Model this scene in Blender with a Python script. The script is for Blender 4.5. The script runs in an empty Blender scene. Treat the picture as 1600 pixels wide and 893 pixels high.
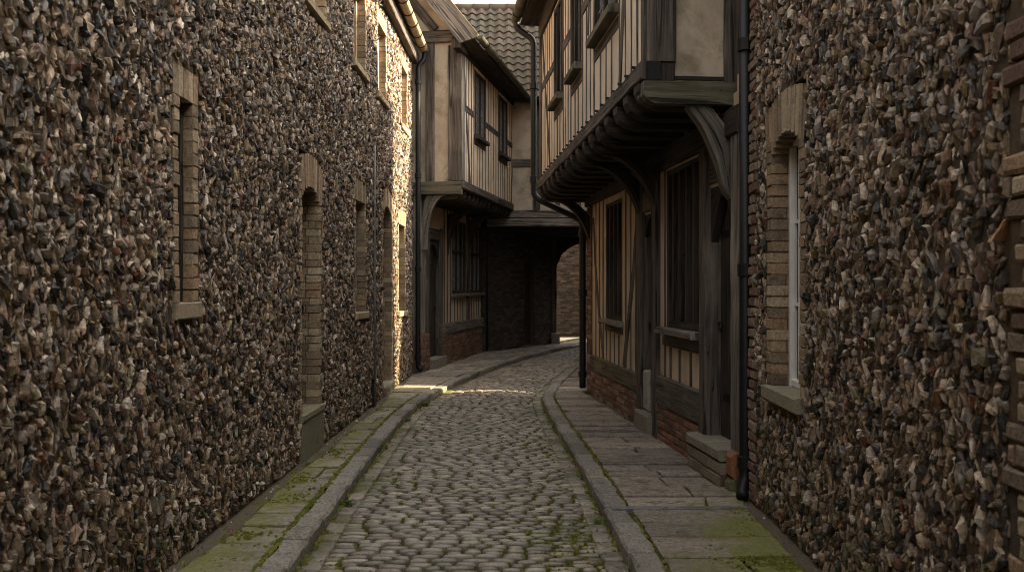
import bpy, math, random
import numpy as np
from mathutils import Vector

rnd = random.Random(11)
rng = np.random.default_rng(7)
scene = bpy.context.scene
col = scene.collection
V = Vector
ORG = {}

# ------------------------------------------------------------------ materials
class NT:
    def __init__(s, name):
        s.m = bpy.data.materials.new(name); s.m.use_nodes = True
        s.t = s.m.node_tree; s.n = s.t.nodes; s.l = s.t.links
        s.b = s.n['Principled BSDF']
    def new(s, typ, **k):
        nd = s.n.new(typ)
        for a, v in k.items(): setattr(nd, a, v)
        return nd
    def put(s, nd, key, v):
        if isinstance(v, bpy.types.NodeSocket): s.l.new(v, nd.inputs[key])
        else: nd.inputs[key].default_value = v
    def noise(s, vec, scale, detail=4, rough=.55, dist=0, out='Fac'):
        nd = s.new('ShaderNodeTexNoise'); s.put(nd, 'Vector', vec)
        nd.inputs['Scale'].default_value = scale; nd.inputs['Detail'].default_value = detail
        nd.inputs['Roughness'].default_value = rough; nd.inputs['Distortion'].default_value = dist
        return nd.outputs[out]
    def vor(s, vec, scale, feature='F1', out='Distance'):
        nd = s.new('ShaderNodeTexVoronoi', feature=feature); s.put(nd, 'Vector', vec)
        nd.inputs['Scale'].default_value = scale
        return nd.outputs[out]
    def ramp(s, f, a, b, ca=0., cb=1.):
        nd = s.new('ShaderNodeMapRange'); s.put(nd, 'Value', f)
        nd.interpolation_type = 'SMOOTHSTEP'
        for k, v in (('From Min', a), ('From Max', b), ('To Min', ca), ('To Max', cb)): s.put(nd, k, v)
        return nd.outputs['Result']
    def mix(s, f, a, b, mode='MIX'):
        nd = s.new('ShaderNodeMix', data_type='RGBA', blend_type=mode)
        s.put(nd, 0, f)
        for k, v in ((6, a), (7, b)):
            if not isinstance(v, bpy.types.NodeSocket) and len(v) == 3: v = (*v, 1)
            s.put(nd, k, v)
        return nd.outputs[2]
    def math(s, op, a, b=0.):
        nd = s.new('ShaderNodeMath', operation=op); s.put(nd, 0, a); s.put(nd, 1, b)
        return nd.outputs[0]
    def scale(s, vec, v):
        nd = s.new('ShaderNodeMapping'); s.put(nd, 'Vector', vec); nd.inputs['Scale'].default_value = v
        return nd.outputs[0]
    def grey(s, f):
        nd = s.new('ShaderNodeCombineColor')
        for k in range(3): s.put(nd, k, f)
        return nd.outputs[0]
    def pos(s): return s.new('ShaderNodeNewGeometry').outputs['Position']
    def xyz(s, vec):
        nd = s.new('ShaderNodeSeparateXYZ'); s.put(nd, 0, vec); return nd.outputs
    def uv(s):
        nd = s.new('ShaderNodeUVMap'); nd.uv_map = 'uv'; return nd.outputs[0]
    def attr(s):
        nd = s.new('ShaderNodeAttribute'); nd.attribute_name = 'col'; return nd.outputs['Color']
    def bump(s, h, strength=.5, dist=.01, prev=None):
        nd = s.new('ShaderNodeBump'); nd.inputs['Strength'].default_value = strength
        nd.inputs['Distance'].default_value = dist; s.put(nd, 'Height', h)
        if prev is not None: s.put(nd, 'Normal', prev)
        return nd.outputs[0]
    def fin(s, c, rough=.8, normal=None, spec=.4):
        if not isinstance(c, bpy.types.NodeSocket) and len(c) == 3: c = (*c, 1)
        s.put(s.b, 'Base Color', c); s.put(s.b, 'Roughness', rough)
        s.b.inputs['Specular IOR Level'].default_value = spec
        if normal is not None: s.put(s.b, 'Normal', normal)
        return s.m

def mat_flint():
    t = NT('flint'); p = t.pos()
    n1 = t.noise(p, 45, 5, .6); n2 = t.noise(p, 160, 3)
    c = t.mix(1., t.attr(), t.grey(t.ramp(n1, .25, .75, .55, 1.5)), 'MULTIPLY')
    c = t.mix(t.ramp(t.noise(p, 70, 4), .62, .72, 0, .55), c, (.3, .26, .21))
    alg = t.math('MULTIPLY', t.ramp(t.xyz(p)[2], .05, .75, 1, 0), t.ramp(t.noise(p, 4.5, 5, .65), .5, .68))
    c = t.mix(t.math('MULTIPLY', alg, .6), c, (.085, .1, .03))
    nb = t.bump(n1, .5, .012); nb = t.bump(n2, .35, .004, nb)
    return t.fin(c, t.ramp(n1, .3, .7, .28, .62), nb, .55)
def mat_mortar():
    t = NT('lime_mortar'); p = t.pos()
    n1 = t.noise(p, 30, 8, .7); n2 = t.noise(p, 1.2, 4)
    c = t.mix(n1, (.085, .06, .038), (.23, .165, .105))
    c = t.mix(t.ramp(n2, .4, .65, 0, .6), c, (.11, .095, .075))
    nb = t.bump(t.noise(p, 60, 8, .75), 1., .03)
    return t.fin(c, .95, nb, .15)
def mat_attr(name, rough=.85, bscale=70, bstr=.6, bdist=.006, spec=.25, lo=.6, hi=1.4, dirt=.35, dirtc=(.06,.052,.042)):
    t = NT(name); p = t.pos()
    n1 = t.noise(p, bscale, 6, .65); n2 = t.noise(p, 9, 5, .6)
    c = t.mix(1., t.attr(), t.grey(t.ramp(n1, .25, .75, lo, hi)), 'MULTIPLY')
    c = t.mix(t.ramp(n2, .5, .72, 0, dirt), c, dirtc)
    nb = t.bump(n1, bstr, bdist)
    return t.fin(c, rough, nb, spec)
def mat_slab(name, moss_x=None):
    t = NT(name); p = t.pos(); o = t.xyz(p)
    n1 = t.noise(p, 90, 6, .7); n2 = t.noise(p, 5.5, 6, .62, .4); n3 = t.noise(p, 1.7, 5, .6)
    n5 = t.noise(p, 26, 6, .7)
    c = t.mix(1., t.attr(), t.grey(t.ramp(n5, .25, .75, .5, 1.45)), 'MULTIPLY')
    c = t.mix(t.ramp(n2, .5, .68, 0, .8), c, (.075, .064, .054))
    c = t.mix(t.ramp(t.noise(p, 3.1, 4, .5, 1.5), .62, .7, 0, .5), c, (.34, .32, .29))
    # moss grows where the wall keeps the stone damp
    f = t.math('ADD', t.math('ADD', t.math('MULTIPLY', n2, .5), t.math('MULTIPLY', n3, .7)), t.math('MULTIPLY', t.math('SUBTRACT', t.noise(p, 38, 6, .7), .5), .55))
    if moss_x == 'a':
        g = t.ramp(o[0], -2.05, -1.2, .2, -.1)
        g = t.math('ADD', g, t.ramp(o[1], 12.5, 15.5, 0, -.3))
    else:
        g = t.math('ADD', t.ramp(o[0], .6, 2., -.16, .24), t.ramp(o[1], 5.4, 8.2, .06, -.36))
    f = t.math('ADD', f, g)
    f = t.math('ADD', f, t.math('MULTIPLY', t.math('SUBTRACT', n5, .5), .3))
    mc = t.mix(t.noise(p, 24, 5, .7), (.085, .095, .018), (.25, .255, .055))
    k = t.ramp(f, .54, .8, 0, .85)
    c = t.mix(k, c, mc)
    nb = t.bump(n5, .7, .01); nb = t.bump(t.noise(p, 9, 5, .6), .7, .03, nb)
    return t.fin(c, t.ramp(n2, .3, .7, .55, .85), nb, .35)
def mat_sett():
    t = NT('granite_sett'); p = t.pos(); o = t.xyz(p)
    n1 = t.noise(p, 120, 5, .7); n2 = t.noise(p, 1.3, 5, .6); n4 = t.noise(p, 22, 5, .65)
    c = t.mix(1., t.attr(), t.grey(t.ramp(n4, .25, .75, .6, 1.35)), 'MULTIPLY')
    # moss between and on the stones, in patches
    f = t.math('ADD', n2, t.math('MULTIPLY', n4, .5))
    low = t.ramp(o[2], -.105, -.063, .2, -.02)
    f = t.math('ADD', f, low)
    c = t.mix(t.ramp(f, .8, 1., 0, .7), c, t.mix(t.noise(p, 40, 4), (.035, .047, .008), (.12, .135, .025)))
    nb = t.bump(n4, .5, .012); nb = t.bump(n1, .3, .003, nb)
    return t.fin(c, t.ramp(n4, .3, .75, .26, .55), nb, .5)
def mat_joint(name='mossy_soil', dry=0.):
    t = NT(name); p = t.pos()
    n2 = t.noise(p, 1.3, 5, .6); n4 = t.noise(p, 45, 6, .7)
    a = t.mix(n4, (.018+dry*.24, .014+dry*.2, .01+dry*.14), (.06+dry*.6, .048+dry*.5, .035+dry*.36))
    m = t.mix(n4, (.03, .035, .005), (.16, .16, .028))
    c = t.mix(t.ramp(t.math('ADD', n2, t.math('MULTIPLY', n4, .4)), .42+dry, .66+dry, 0, 1), a, m)
    return t.fin(c, .95, t.bump(n4, 1., .03), .15)
def mat_wood(name, a, b, pale=.0, bdist=.012):
    t = NT(name); u = t.uv()
    g1 = t.noise(t.scale(u, (1.3, 26, 1)), 1., 7, .65, .6)
    g2 = t.noise(t.scale(u, (5, 95, 1)), 1., 4, .6, .3)
    st = t.noise(t.scale(u, (1.1, 2.2, 1)), 1., 5, .6)
    c = t.mix(t.ramp(g1, .3, .72), a, b)
    c = t.mix(t.ramp(g2, .55, .8, 0, .5), c, tuple(x*.35 for x in a))
    crack = t.ramp(t.noise(t.scale(u, (.55, 11, 1)), 1., 6, .55, 1.6), .38, .425, 1, 0)
    c = t.mix(t.math('MULTIPLY', crack, .85), c, (.008, .007, .006))
    c = t.mix(t.ramp(st, .5, .72, 0, .6), c, tuple(min(1, x*(1.35+pale)) for x in b))
    c = t.mix(t.ramp(t.noise(t.scale(u, (9, 16, 1)), 1., 3, .5), .68, .74, 0, .8), c, (.012, .01, .009))
    h = t.math('SUBTRACT', t.math('ADD', g1, t.math('MULTIPLY', g2, .4)), t.math('MULTIPLY', crack, 1.2))
    return t.fin(c, .78, t.bump(h, .9, bdist), .25)
def mat_plaster(name, a, green=.25):
    t = NT(name); p = t.pos()
    n1 = t.noise(t.scale(p, (1, 1, .6)), 2.2, 6, .65, .6); n2 = t.noise(p, 34, 6, .7)
    c = t.mix(t.ramp(n1, .32, .7), tuple(x*.72 for x in a), a)
    c = t.mix(t.ramp(n2, .45, .75, 0, .35), c, tuple(x*.5 for x in a))
    st = t.noise(t.scale(p, (9, 9, .9)), 1., 6, .65, .8)
    c = t.mix(t.ramp(st, .58, .75, 0, .28), c, tuple(x*y for x, y in zip(a, (.45, .43, .4))))
    c = t.mix(t.ramp(t.noise(p, 1.6, 6, .7, .5), .47, .64, 0, green), c, (.2, .175, .115))
    c = t.mix(t.ramp(t.noise(p, 95, 3, .6), .66, .74, 0, .6), c, (.09, .07, .05))
    nb = t.bump(t.noise(p, 7, 5, .6), .5, .03); nb = t.bump(n2, .4, .006, nb)
    return t.fin(c, .9, nb, .2)
def mat_simple(name, c, rough, spec=.5, var=.35, sc=18, metal=0):
    t = NT(name); p = t.pos()
    n = t.noise(p, sc, 5, .6)
    cc = t.mix(t.ramp(n, .35, .7, 0, 1), tuple(x*(1-var) for x in c), tuple(min(1, x*(1+var)) for x in c))
    t.b.inputs['Metallic'].default_value = metal
    return t.fin(cc, rough, t.bump(n, .25, .004), spec)
def mat_glass():
    t = NT('old_window_glass'); p = t.pos()
    return t.fin((.012, .014, .016), .06, t.bump(t.noise(p, 5, 3), .25, .02), .6)
def mat_tile():
    t = NT('clay_pantile'); p = t.pos()
    n1 = t.noise(p, 60, 5, .7); n2 = t.noise(p, 3.2, 6, .65)
    c = t.mix(1., t.attr(), t.grey(t.ramp(n1, .25, .75, .65, 1.35)), 'MULTIPLY')
    c = t.mix(t.ramp(n2, .36, .62, 0, .8), c, t.mix(n1, (.068, .06, .036), (.135, .118, .08)))
    return t.fin(c, .9, t.bump(n1, .5, .008), .2)
def mat_ground():
    t = NT('packed_earth'); p = t.pos()
    n = t.noise(p, 12, 6, .7)
    return t.fin(t.mix(n, (.05, .042, .032), (.13, .11, .085)), .95, t.bump(n, .6, .03), .15)
def mat_leaf():
    t = NT('weed_leaf'); p = t.pos()
    return t.fin(t.mix(t.noise(p, 50, 2), (.04, .075, .012), (.1, .15, .03)), .6, None, .3)

FLINT = mat_flint(); MORTAR = mat_mortar()
BRICK = mat_attr('old_brick', .9, 80, .8, .007)
SOFTB = mat_attr('worn_buff_brick', .92, 60, .8, .008, dirt=.55)
STONE = mat_attr('worn_stone', .85, 90, .6, .006, dirt=.45, dirtc=(.07,.072,.035))
KERB = mat_attr('granite_kerb', .7, 55, .8, .01, .35, .45, 1.5, .6, (.07, .064, .05))
SLABA = mat_slab('mossy_york_stone', 'a'); SLABB = mat_slab('york_stone', 'b')
SETT = mat_sett(); JOINT = mat_joint(); GRIT = mat_joint('gritty_soil', .3); GROUND = mat_ground()
OAK = mat_wood('weathered_oak', (.027, .023, .02), (.14, .117, .097), .3)
OAKD = mat_wood('dark_oak', (.013, .0105, .0085), (.065, .05, .04), .1)
OAKG = mat_wood('silver_oak', (.06, .053, .046), (.24, .21, .18), .3)
OAKM = mat_wood('mossy_oak', (.05, .046, .03), (.15, .135, .095), .2)
PLASTER = mat_plaster('cream_plaster', (.8, .655, .5))
PLASTERP = mat_plaster('pale_plaster', (.78, .65, .51), .2)
PLASTERB = mat_plaster('stained_buff_plaster', (.5, .42, .325), .75)
PLASTERO = mat_plaster('ochre_plaster', (.56, .44, .32), .25)
IRON = mat_simple('black_painted_iron', (.006, .0065, .0075), .5, .35, .3, 25)
IRONG = mat_simple('weathered_gutter_iron', (.075, .07, .05), .7, .4, .45, 9)
GUTTERT = mat_simple('buff_gutter_paint', (.36, .27, .17), .6, .4, .25, 6)
LEAD = mat_simple('grey_lead', (.16, .16, .16), .55, .5, .3, 14)
PAINTW = mat_simple('white_window_paint', (.78, .77, .74), .5, .4, .06, 9)
PAINTB = mat_simple('buff_window_paint', (.42, .31, .19), .6, .4, .2, 9)
SHADE_MORTAR = mat_simple('dark_mortar', (.06, .05, .04), .95, .1, .4, 30)  # mortar toned dark to deepen the passage shade
GLASS = mat_glass(); TILE = mat_tile(); LEAF = mat_leaf()
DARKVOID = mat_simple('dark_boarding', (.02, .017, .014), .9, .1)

# ------------------------------------------------------------------ mesh helpers
class MB:
    def __init__(s): s.v = []; s.f = []; s.m = []; s.c = []; s.uv = []; s.n = 0
    def add(s, verts, faces, mat=0, c=(.5, .5, .5), uv=None):
        b = s.n; s.v.extend([tuple(x) for x in verts]); s.n += len(verts)
        for i, f in enumerate(faces):
            s.f.append([b+j for j in f]); s.m.append(mat); s.c.append(c)
            s.uv.append(uv[i] if uv else [(0, 0)]*len(f))
    def bulk(s, verts, faces, cols, mat=0):          # numpy verts, list of faces, per-face colours
        b = s.n; s.v.extend(map(tuple, verts.tolist())); s.n += len(verts)
        for f, c in zip(faces, cols):
            s.f.append([b+j for j in f]); s.m.append(mat); s.c.append(c); s.uv.append(None)
    def build(s, name, mats, parent=None, origin=None, smooth=False):
        if not isinstance(mats, (list, tuple)): mats = [mats]
        o = V(ORG[parent.name]) if parent is not None else V(origin if origin is not None else (0, 0, 0))
        me = bpy.data.meshes.new(name)
        v = np.array(s.v, dtype=np.float64) - np.array(o)
        me.from_pydata(v.tolist(), [], s.f)
        for m in mats: me.materials.append(m)
        me.polygons.foreach_set('material_index', s.m)
        me.polygons.foreach_set('use_smooth', [smooth]*len(s.f))
        ca = me.color_attributes.new('col', 'FLOAT_COLOR', 'CORNER')
        cnt = [len(f) for f in s.f]
        cc = np.repeat(np.array([(*c, 1.) for c in s.c], dtype=np.float32), cnt, axis=0)
        ca.data.foreach_set('color', cc.ravel())
        if any(u for u in s.uv):
            ul = me.uv_layers.new(name='uv'); flat = []
            for f, u in zip(s.f, s.uv):
                for q in (u or [(0, 0)]*len(f)): flat.extend(q)
            ul.data.foreach_set('uv', flat)
        me.update()
        ob = bpy.data.objects.new(name, me); col.objects.link(ob)
        if parent is not None: ob.parent = parent
        else: ob.location = o
        ORG[ob.name] = tuple(o)
        return ob

def thing(name, loc, label, cat, group=None):
    o = bpy.data.objects.new(name, None); col.objects.link(o); o.location = loc
    o.empty_display_size = .3; ORG[o.name] = tuple(loc)
    o['label'] = label; o['category'] = cat
    if group: o['group'] = group
    return o
def tag(o, label, cat, group=None, kind=None):
    if label: o['label'] = label
    if cat: o['category'] = cat
    if group: o['group'] = group
    if kind: o['kind'] = kind
    return o

class Fr:
    """a wall plane: u metres along it, z up, n metres out of it"""
    def __init__(s, O, U, flip=1, zs=0.):
        s.O = V((O[0], O[1])); s.U = V(U).normalized(); s.N = V((s.U.y, -s.U.x))*flip; s.zs = zs
    def P(s, u, z, n=0.):
        q = s.O + s.U*u + s.N*n
        return V((q.x, q.y, z + s.zs*u))
    @property
    def U3(s): return V((s.U.x, s.U.y, 0))
    @property
    def N3(s): return V((s.N.x, s.N.y, 0))

def box_pts(fr, u0, u1, z0, z1, n0, n1):
    return [fr.P(u, z, n) for n in (n0, n1) for u, z in ((u0, z0), (u1, z0), (u1, z1), (u0, z1))]
BOXF = [(0, 1, 2, 3), (4, 7, 6, 5), (0, 4, 5, 1), (1, 5, 6, 2), (2, 6, 7, 3), (3, 7, 4, 0)]
def fbox(mb, fr, u0, u1, z0, z1, n0, n1, mat=0, c=(.5, .5, .5)):
    mb.add(box_pts(fr, u0, u1, z0, z1, n0, n1), BOXF, mat, c)

def chbox(mb, fr, u0, u1, z0, z1, n0, n1, mat=0, c=(.5, .5, .5), b=.006, j=.003):
    """brick: box whose outer face (n1) has chamfered, slightly uneven edges"""
    J = lambda: rnd.uniform(-j, j)
    nt = n1 + rnd.uniform(-j, j)*1.5
    rect = ((u0, z0), (u1, z0), (u1, z1), (u0, z1))
    ins = ((u0+b, z0+b), (u1-b, z0+b), (u1-b, z1-b), (u0+b, z1-b))
    rect = [(u+J(), z+J()) for u, z in rect]
    v = [fr.P(u, z, n0) for u, z in rect] + [fr.P(u, z, nt-b) for u, z in rect] + [fr.P(u+J(), z+J(), nt) for u, z in ins]
    f = [(0, 3, 2, 1)] + [(i, (i+1) % 4, 4+(i+1) % 4, 4+i) for i in range(4)] + [(4+i, 4+(i+1) % 4, 8+(i+1) % 4, 8+i) for i in range(4)] + [(8, 9, 10, 11)]
    mb.add(v, f, mat, c)

def beam(mb, path, s, ws, wt, bev=.012, jit=.003, mat=0, seg=.3, taper=None, c=(.5,.5,.5)):
    """timber along a path of points; s = unit side vector; ws wide along s, wt along the third axis"""
    path = [V(p) for p in path]; s = V(s).normalized()
    pts = []
    for a, b in zip(path[:-1], path[1:]):
        n = max(1, int((b-a).length/seg))
        for i in range(n): pts.append(a.lerp(b, i/n))
    pts.append(path[-1])
    uo, vo = rnd.uniform(0, 50), rnd.uniform(0, 50)
    verts = []; L = 0; Ls = []
    for i, p in enumerate(pts):
        d = (pts[min(i+1, len(pts)-1)] - pts[max(i-1, 0)]).normalized()
        t = d.cross(s).normalized(); ss = t.cross(d).normalized()
        if i: L += (p-pts[i-1]).length
        Ls.append(L)
        k = 1 if taper is None else taper(i/(len(pts)-1))
        a, b = ws/2*k, wt/2; e = min(bev, a*.6, b*.6)
        ring = ((-a+e, -b), (a-e, -b), (a, -b+e), (a, b-e), (a-e, b), (-a+e, b), (-a, b-e), (-a, -b+e))
        ja, jb = rnd.uniform(-jit, jit), rnd.uniform(-jit, jit)
        for x, y in ring:
            verts.append(p + ss*(x+ja+rnd.uniform(-jit, jit)*.5) + t*(y+jb*.5+rnd.uniform(-jit, jit)*.3))
    per = [0]; rg = ((-ws/2, -wt/2), (ws/2, -wt/2), (ws/2, -wt/2), (ws/2, wt/2), (ws/2, wt/2), (-ws/2, wt/2), (-ws/2, wt/2), (-ws/2, -wt/2))
    for k in range(8):
        q0, q1 = rg[k], rg[(k+1) % 8]
        per.append(per[-1] + max(.01, math.hypot(q1[0]-q0[0], q1[1]-q0[1])))
    F = []; UV = []
    for i in range(len(pts)-1):
        for k in range(8):
            F.append((i*8+k, i*8+(k+1) % 8, (i+1)*8+(k+1) % 8, (i+1)*8+k))
            u0, u1, v0, v1 = Ls[i]+uo, Ls[i+1]+uo, per[k]+vo, per[k+1]+vo
            UV.append([(u0, v0), (u0, v1), (u1, v1), (u1, v0)])
    n = len(pts)-1
    F.append(tuple(range(7, -1, -1))); F.append(tuple(n*8+k for k in range(8)))
    for _ in range(2): UV.append([(uo+x*.5, vo+y) for x, y in rg])
    mb.add(verts, F, mat, c, UV)

def fbeam(mb, fr, u0, u1, z0, z1, n0, n1, bev=.012, jit=.003, mat=0):
    """timber in a wall plane; grain along its longest of u / z"""
    nm = (n0+n1)/2
    if (u1-u0) >= (z1-z0):
        zm = (z0+z1)/2
        beam(mb, [fr.P(u0, zm, nm), fr.P(u1, zm, nm)], fr.N3, abs(n1-n0), z1-z0, bev, jit, mat)
    else:
        um = (u0+u1)/2
        beam(mb, [fr.P(um, z0, nm), fr.P(um, z1, nm)], fr.N3, abs(n1-n0), u1-u0, bev, jit, mat)

def prism(mb, pts2, O, A, B, C, th, mat=0, c=(.5, .5, .5), along=0):
    """polygon pts2 in plane (A, B) at O, thickness th along C, centred"""
    O, A, B, C = V(O), V(A), V(B), V(C); n = len(pts2)
    uo, vo = rnd.uniform(0, 40), rnd.uniform(0, 40)
    v = [O+A*x+B*y-C*th/2 for x, y in pts2] + [O+A*x+B*y+C*th/2 for x, y in pts2]
    g = (lambda x, y: (y+uo, x+vo)) if along == 0 else (lambda x, y: (x+uo, y+vo))
    F = [tuple(range(n-1, -1, -1)), tuple(range(n, 2*n))]
    UV = [[g(*pts2[i]) for i in range(n-1, -1, -1)], [g(*pts2[i]) for i in range(n)]]
    L = 0
    for i in range(n):
        j = (i+1) % n; l = math.dist(pts2[i], pts2[j])
        F.append((i, j, n+j, n+i)); UV.append([(uo+L, vo), (uo+L+l, vo), (uo+L+l, vo+th), (uo+L, vo+th)]); L += l
    mb.add(v, F, mat, c, UV)

def strip_prism(mb, left, right, O, A, B, C, th, mat=0):
    """curved plank between two edge polylines; grain runs along it"""
    O, A, B, C = V(O), V(A), V(B), V(C); n = len(left); uo, vo = rnd.uniform(0, 40), rnd.uniform(0, 40)
    L = [0]
    for i in range(1, n): L.append(L[-1]+math.dist(left[i], left[i-1]))
    w = math.dist(left[0], right[0])
    v = []
    for sgn in (-1, 1):
        for e in (left, right): v += [O+A*x+B*y+C*th/2*sgn for x, y in e]
    i00, i01, i10, i11 = 0, n, 2*n, 3*n
    F = []; UV = []
    for i in range(n-1):
        a, b = L[i]+uo, L[i+1]+uo
        F.append((i00+i, i00+i+1, i01+i+1, i01+i)); UV.append([(a, vo), (b, vo), (b, vo+w), (a, vo+w)])
        F.append((i10+i, i11+i, i11+i+1, i10+i+1)); UV.append([(a, vo), (a, vo+w), (b, vo+w), (b, vo)])
        F.append((i00+i, i10+i, i10+i+1, i00+i+1)); UV.append([(a, vo+.5), (a, vo+.5+th), (b, vo+.5+th), (b, vo+.5)])
        F.append((i01+i, i01+i+1, i11+i+1, i11+i)); UV.append([(a, vo+.9), (b, vo+.9), (b, vo+.9+th), (a, vo+.9+th)])
    for i in (0, n-1):
        F.append((i00+i, i01+i, i11+i, i10+i)); UV.append([(0, 0), (.1, 0), (.1, .1), (0, .1)])
    mb.add(v, F, mat, (.5,)*3, UV)

def tube(mb, path, r, n=12, mat=0):
    path = [V(p) for p in path]; verts = []; F = []
    prev = None
    for i, p in enumerate(path):
        d = (path[min(i+1, len(path)-1)]-path[max(i-1, 0)]).normalized()
        if prev is None: s = d.orthogonal().normalized()
        else: s = (prev - d*prev.dot(d)).normalized()
        prev = s; t = d.cross(s)
        rr = r[i] if isinstance(r, (list, tuple)) else r
        for k in range(n):
            a = 2*math.pi*k/n; verts.append(p+s*math.cos(a)*rr+t*math.sin(a)*rr)
    for i in range(len(path)-1):
        for k in range(n): F.append((i*n+k, i*n+(k+1) % n, (i+1)*n+(k+1) % n, (i+1)*n+k))
    F.append(tuple(range(n-1, -1, -1))); F.append(tuple((len(path)-1)*n+k for k in range(n)))
    mb.add(verts, F, mat)

def smooth_path(pts, r=.08, n=5):
    pts = [V(p) for p in pts]; out = [pts[0]]
    for a, b, c in zip(pts[:-2], pts[1:-1], pts[2:]):
        r1 = min(r, (a-b).length*.45, (c-b).length*.45)
        p0 = b+(a-b).normalized()*r1; p1 = b+(c-b).normalized()*r1
        for i in range(n+1):
            t = i/n; out.append(p0*(1-t)**2+b*2*t*(1-t)+p1*t*t)
    out.append(pts[-1]); return out

def downpipe(parent, pts, r, joints, wall_n=None):
    mb = MB(); tube(mb, smooth_path(pts, .1), r)
    o = mb.build('downpipe', IRON, parent, smooth=True)
    for q in joints:
        m = MB(); q = V(q)
        tube(m, [q-V((0, 0, .05)), q-V((0, 0, .045)), q-V((0, 0, .02)), q+V((0, 0, .02)), q+V((0, 0, .045)), q+V((0, 0, .05))],
             [r+.001, r*1.3, r*1.3, r*1.3, r*1.3, r+.001], 14)
        m.build('pipe_collar', IRON, o, smooth=False)
    return o

def gutter(parent, a, b, r, mat, clips=.0, name='gutter'):
    a, b = V(a), V(b); d = (b-a).normalized(); s = d.cross(V((0, 0, 1))).normalized()
    mb = MB(); K = 9
    v = []; 
    for p in (a, b):
        for rr in (r, r-.008):
            for k in range(K):
                t = math.pi*k/(K-1)
                v.append(p + s*math.cos(t)*rr - V((0, 0, 1))*math.sin(t)*rr)
    F = []
    o0, i0, o1, i1 = 0, K, 2*K, 3*K
    for k in range(K-1):
        F += [(o0+k, o0+k+1, o1+k+1, o1+k), (i0+k, i1+k, i1+k+1, i0+k+1), (o0+k, i0+k, i0+k+1, o0+k+1), (o1+k, o1+k+1, i1+k+1, i1+k)]
    F += [(o0, o1, i1, i0), (o0+K-1, i0+K-1, i1+K-1, o1+K-1)]
    F += [tuple(o0+k for k in range(K)), tuple(o1+k for k in range(K-1, -1, -1))]
    mb.add(v, F)
    g = mb.build(name, mat, parent, smooth=False)
    if clips:
        L = (b-a).length; t = clips*.5
        while t < L:
            m = MB(); p = a+d*t; vv = []
            for q in (p-d*.015, p+d*.015):
                for rr in (r+.012, r+.001):
                    for k in range(K):
                        th = math.pi*k/(K-1); vv.append(q+s*math.cos(th)*rr-V((0, 0, 1))*math.sin(th)*rr)
            FF = []
            for k in range(K-1):
                FF += [(k, k+1, 2*K+k+1, 2*K+k), (k, K+k, K+k+1, k+1), (2*K+k, 2*K+k+1, 3*K+k+1, 3*K+k)]
            m.add(vv, FF); m.build('gutter_clip', IRON, g); t += clips
    return g

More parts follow.
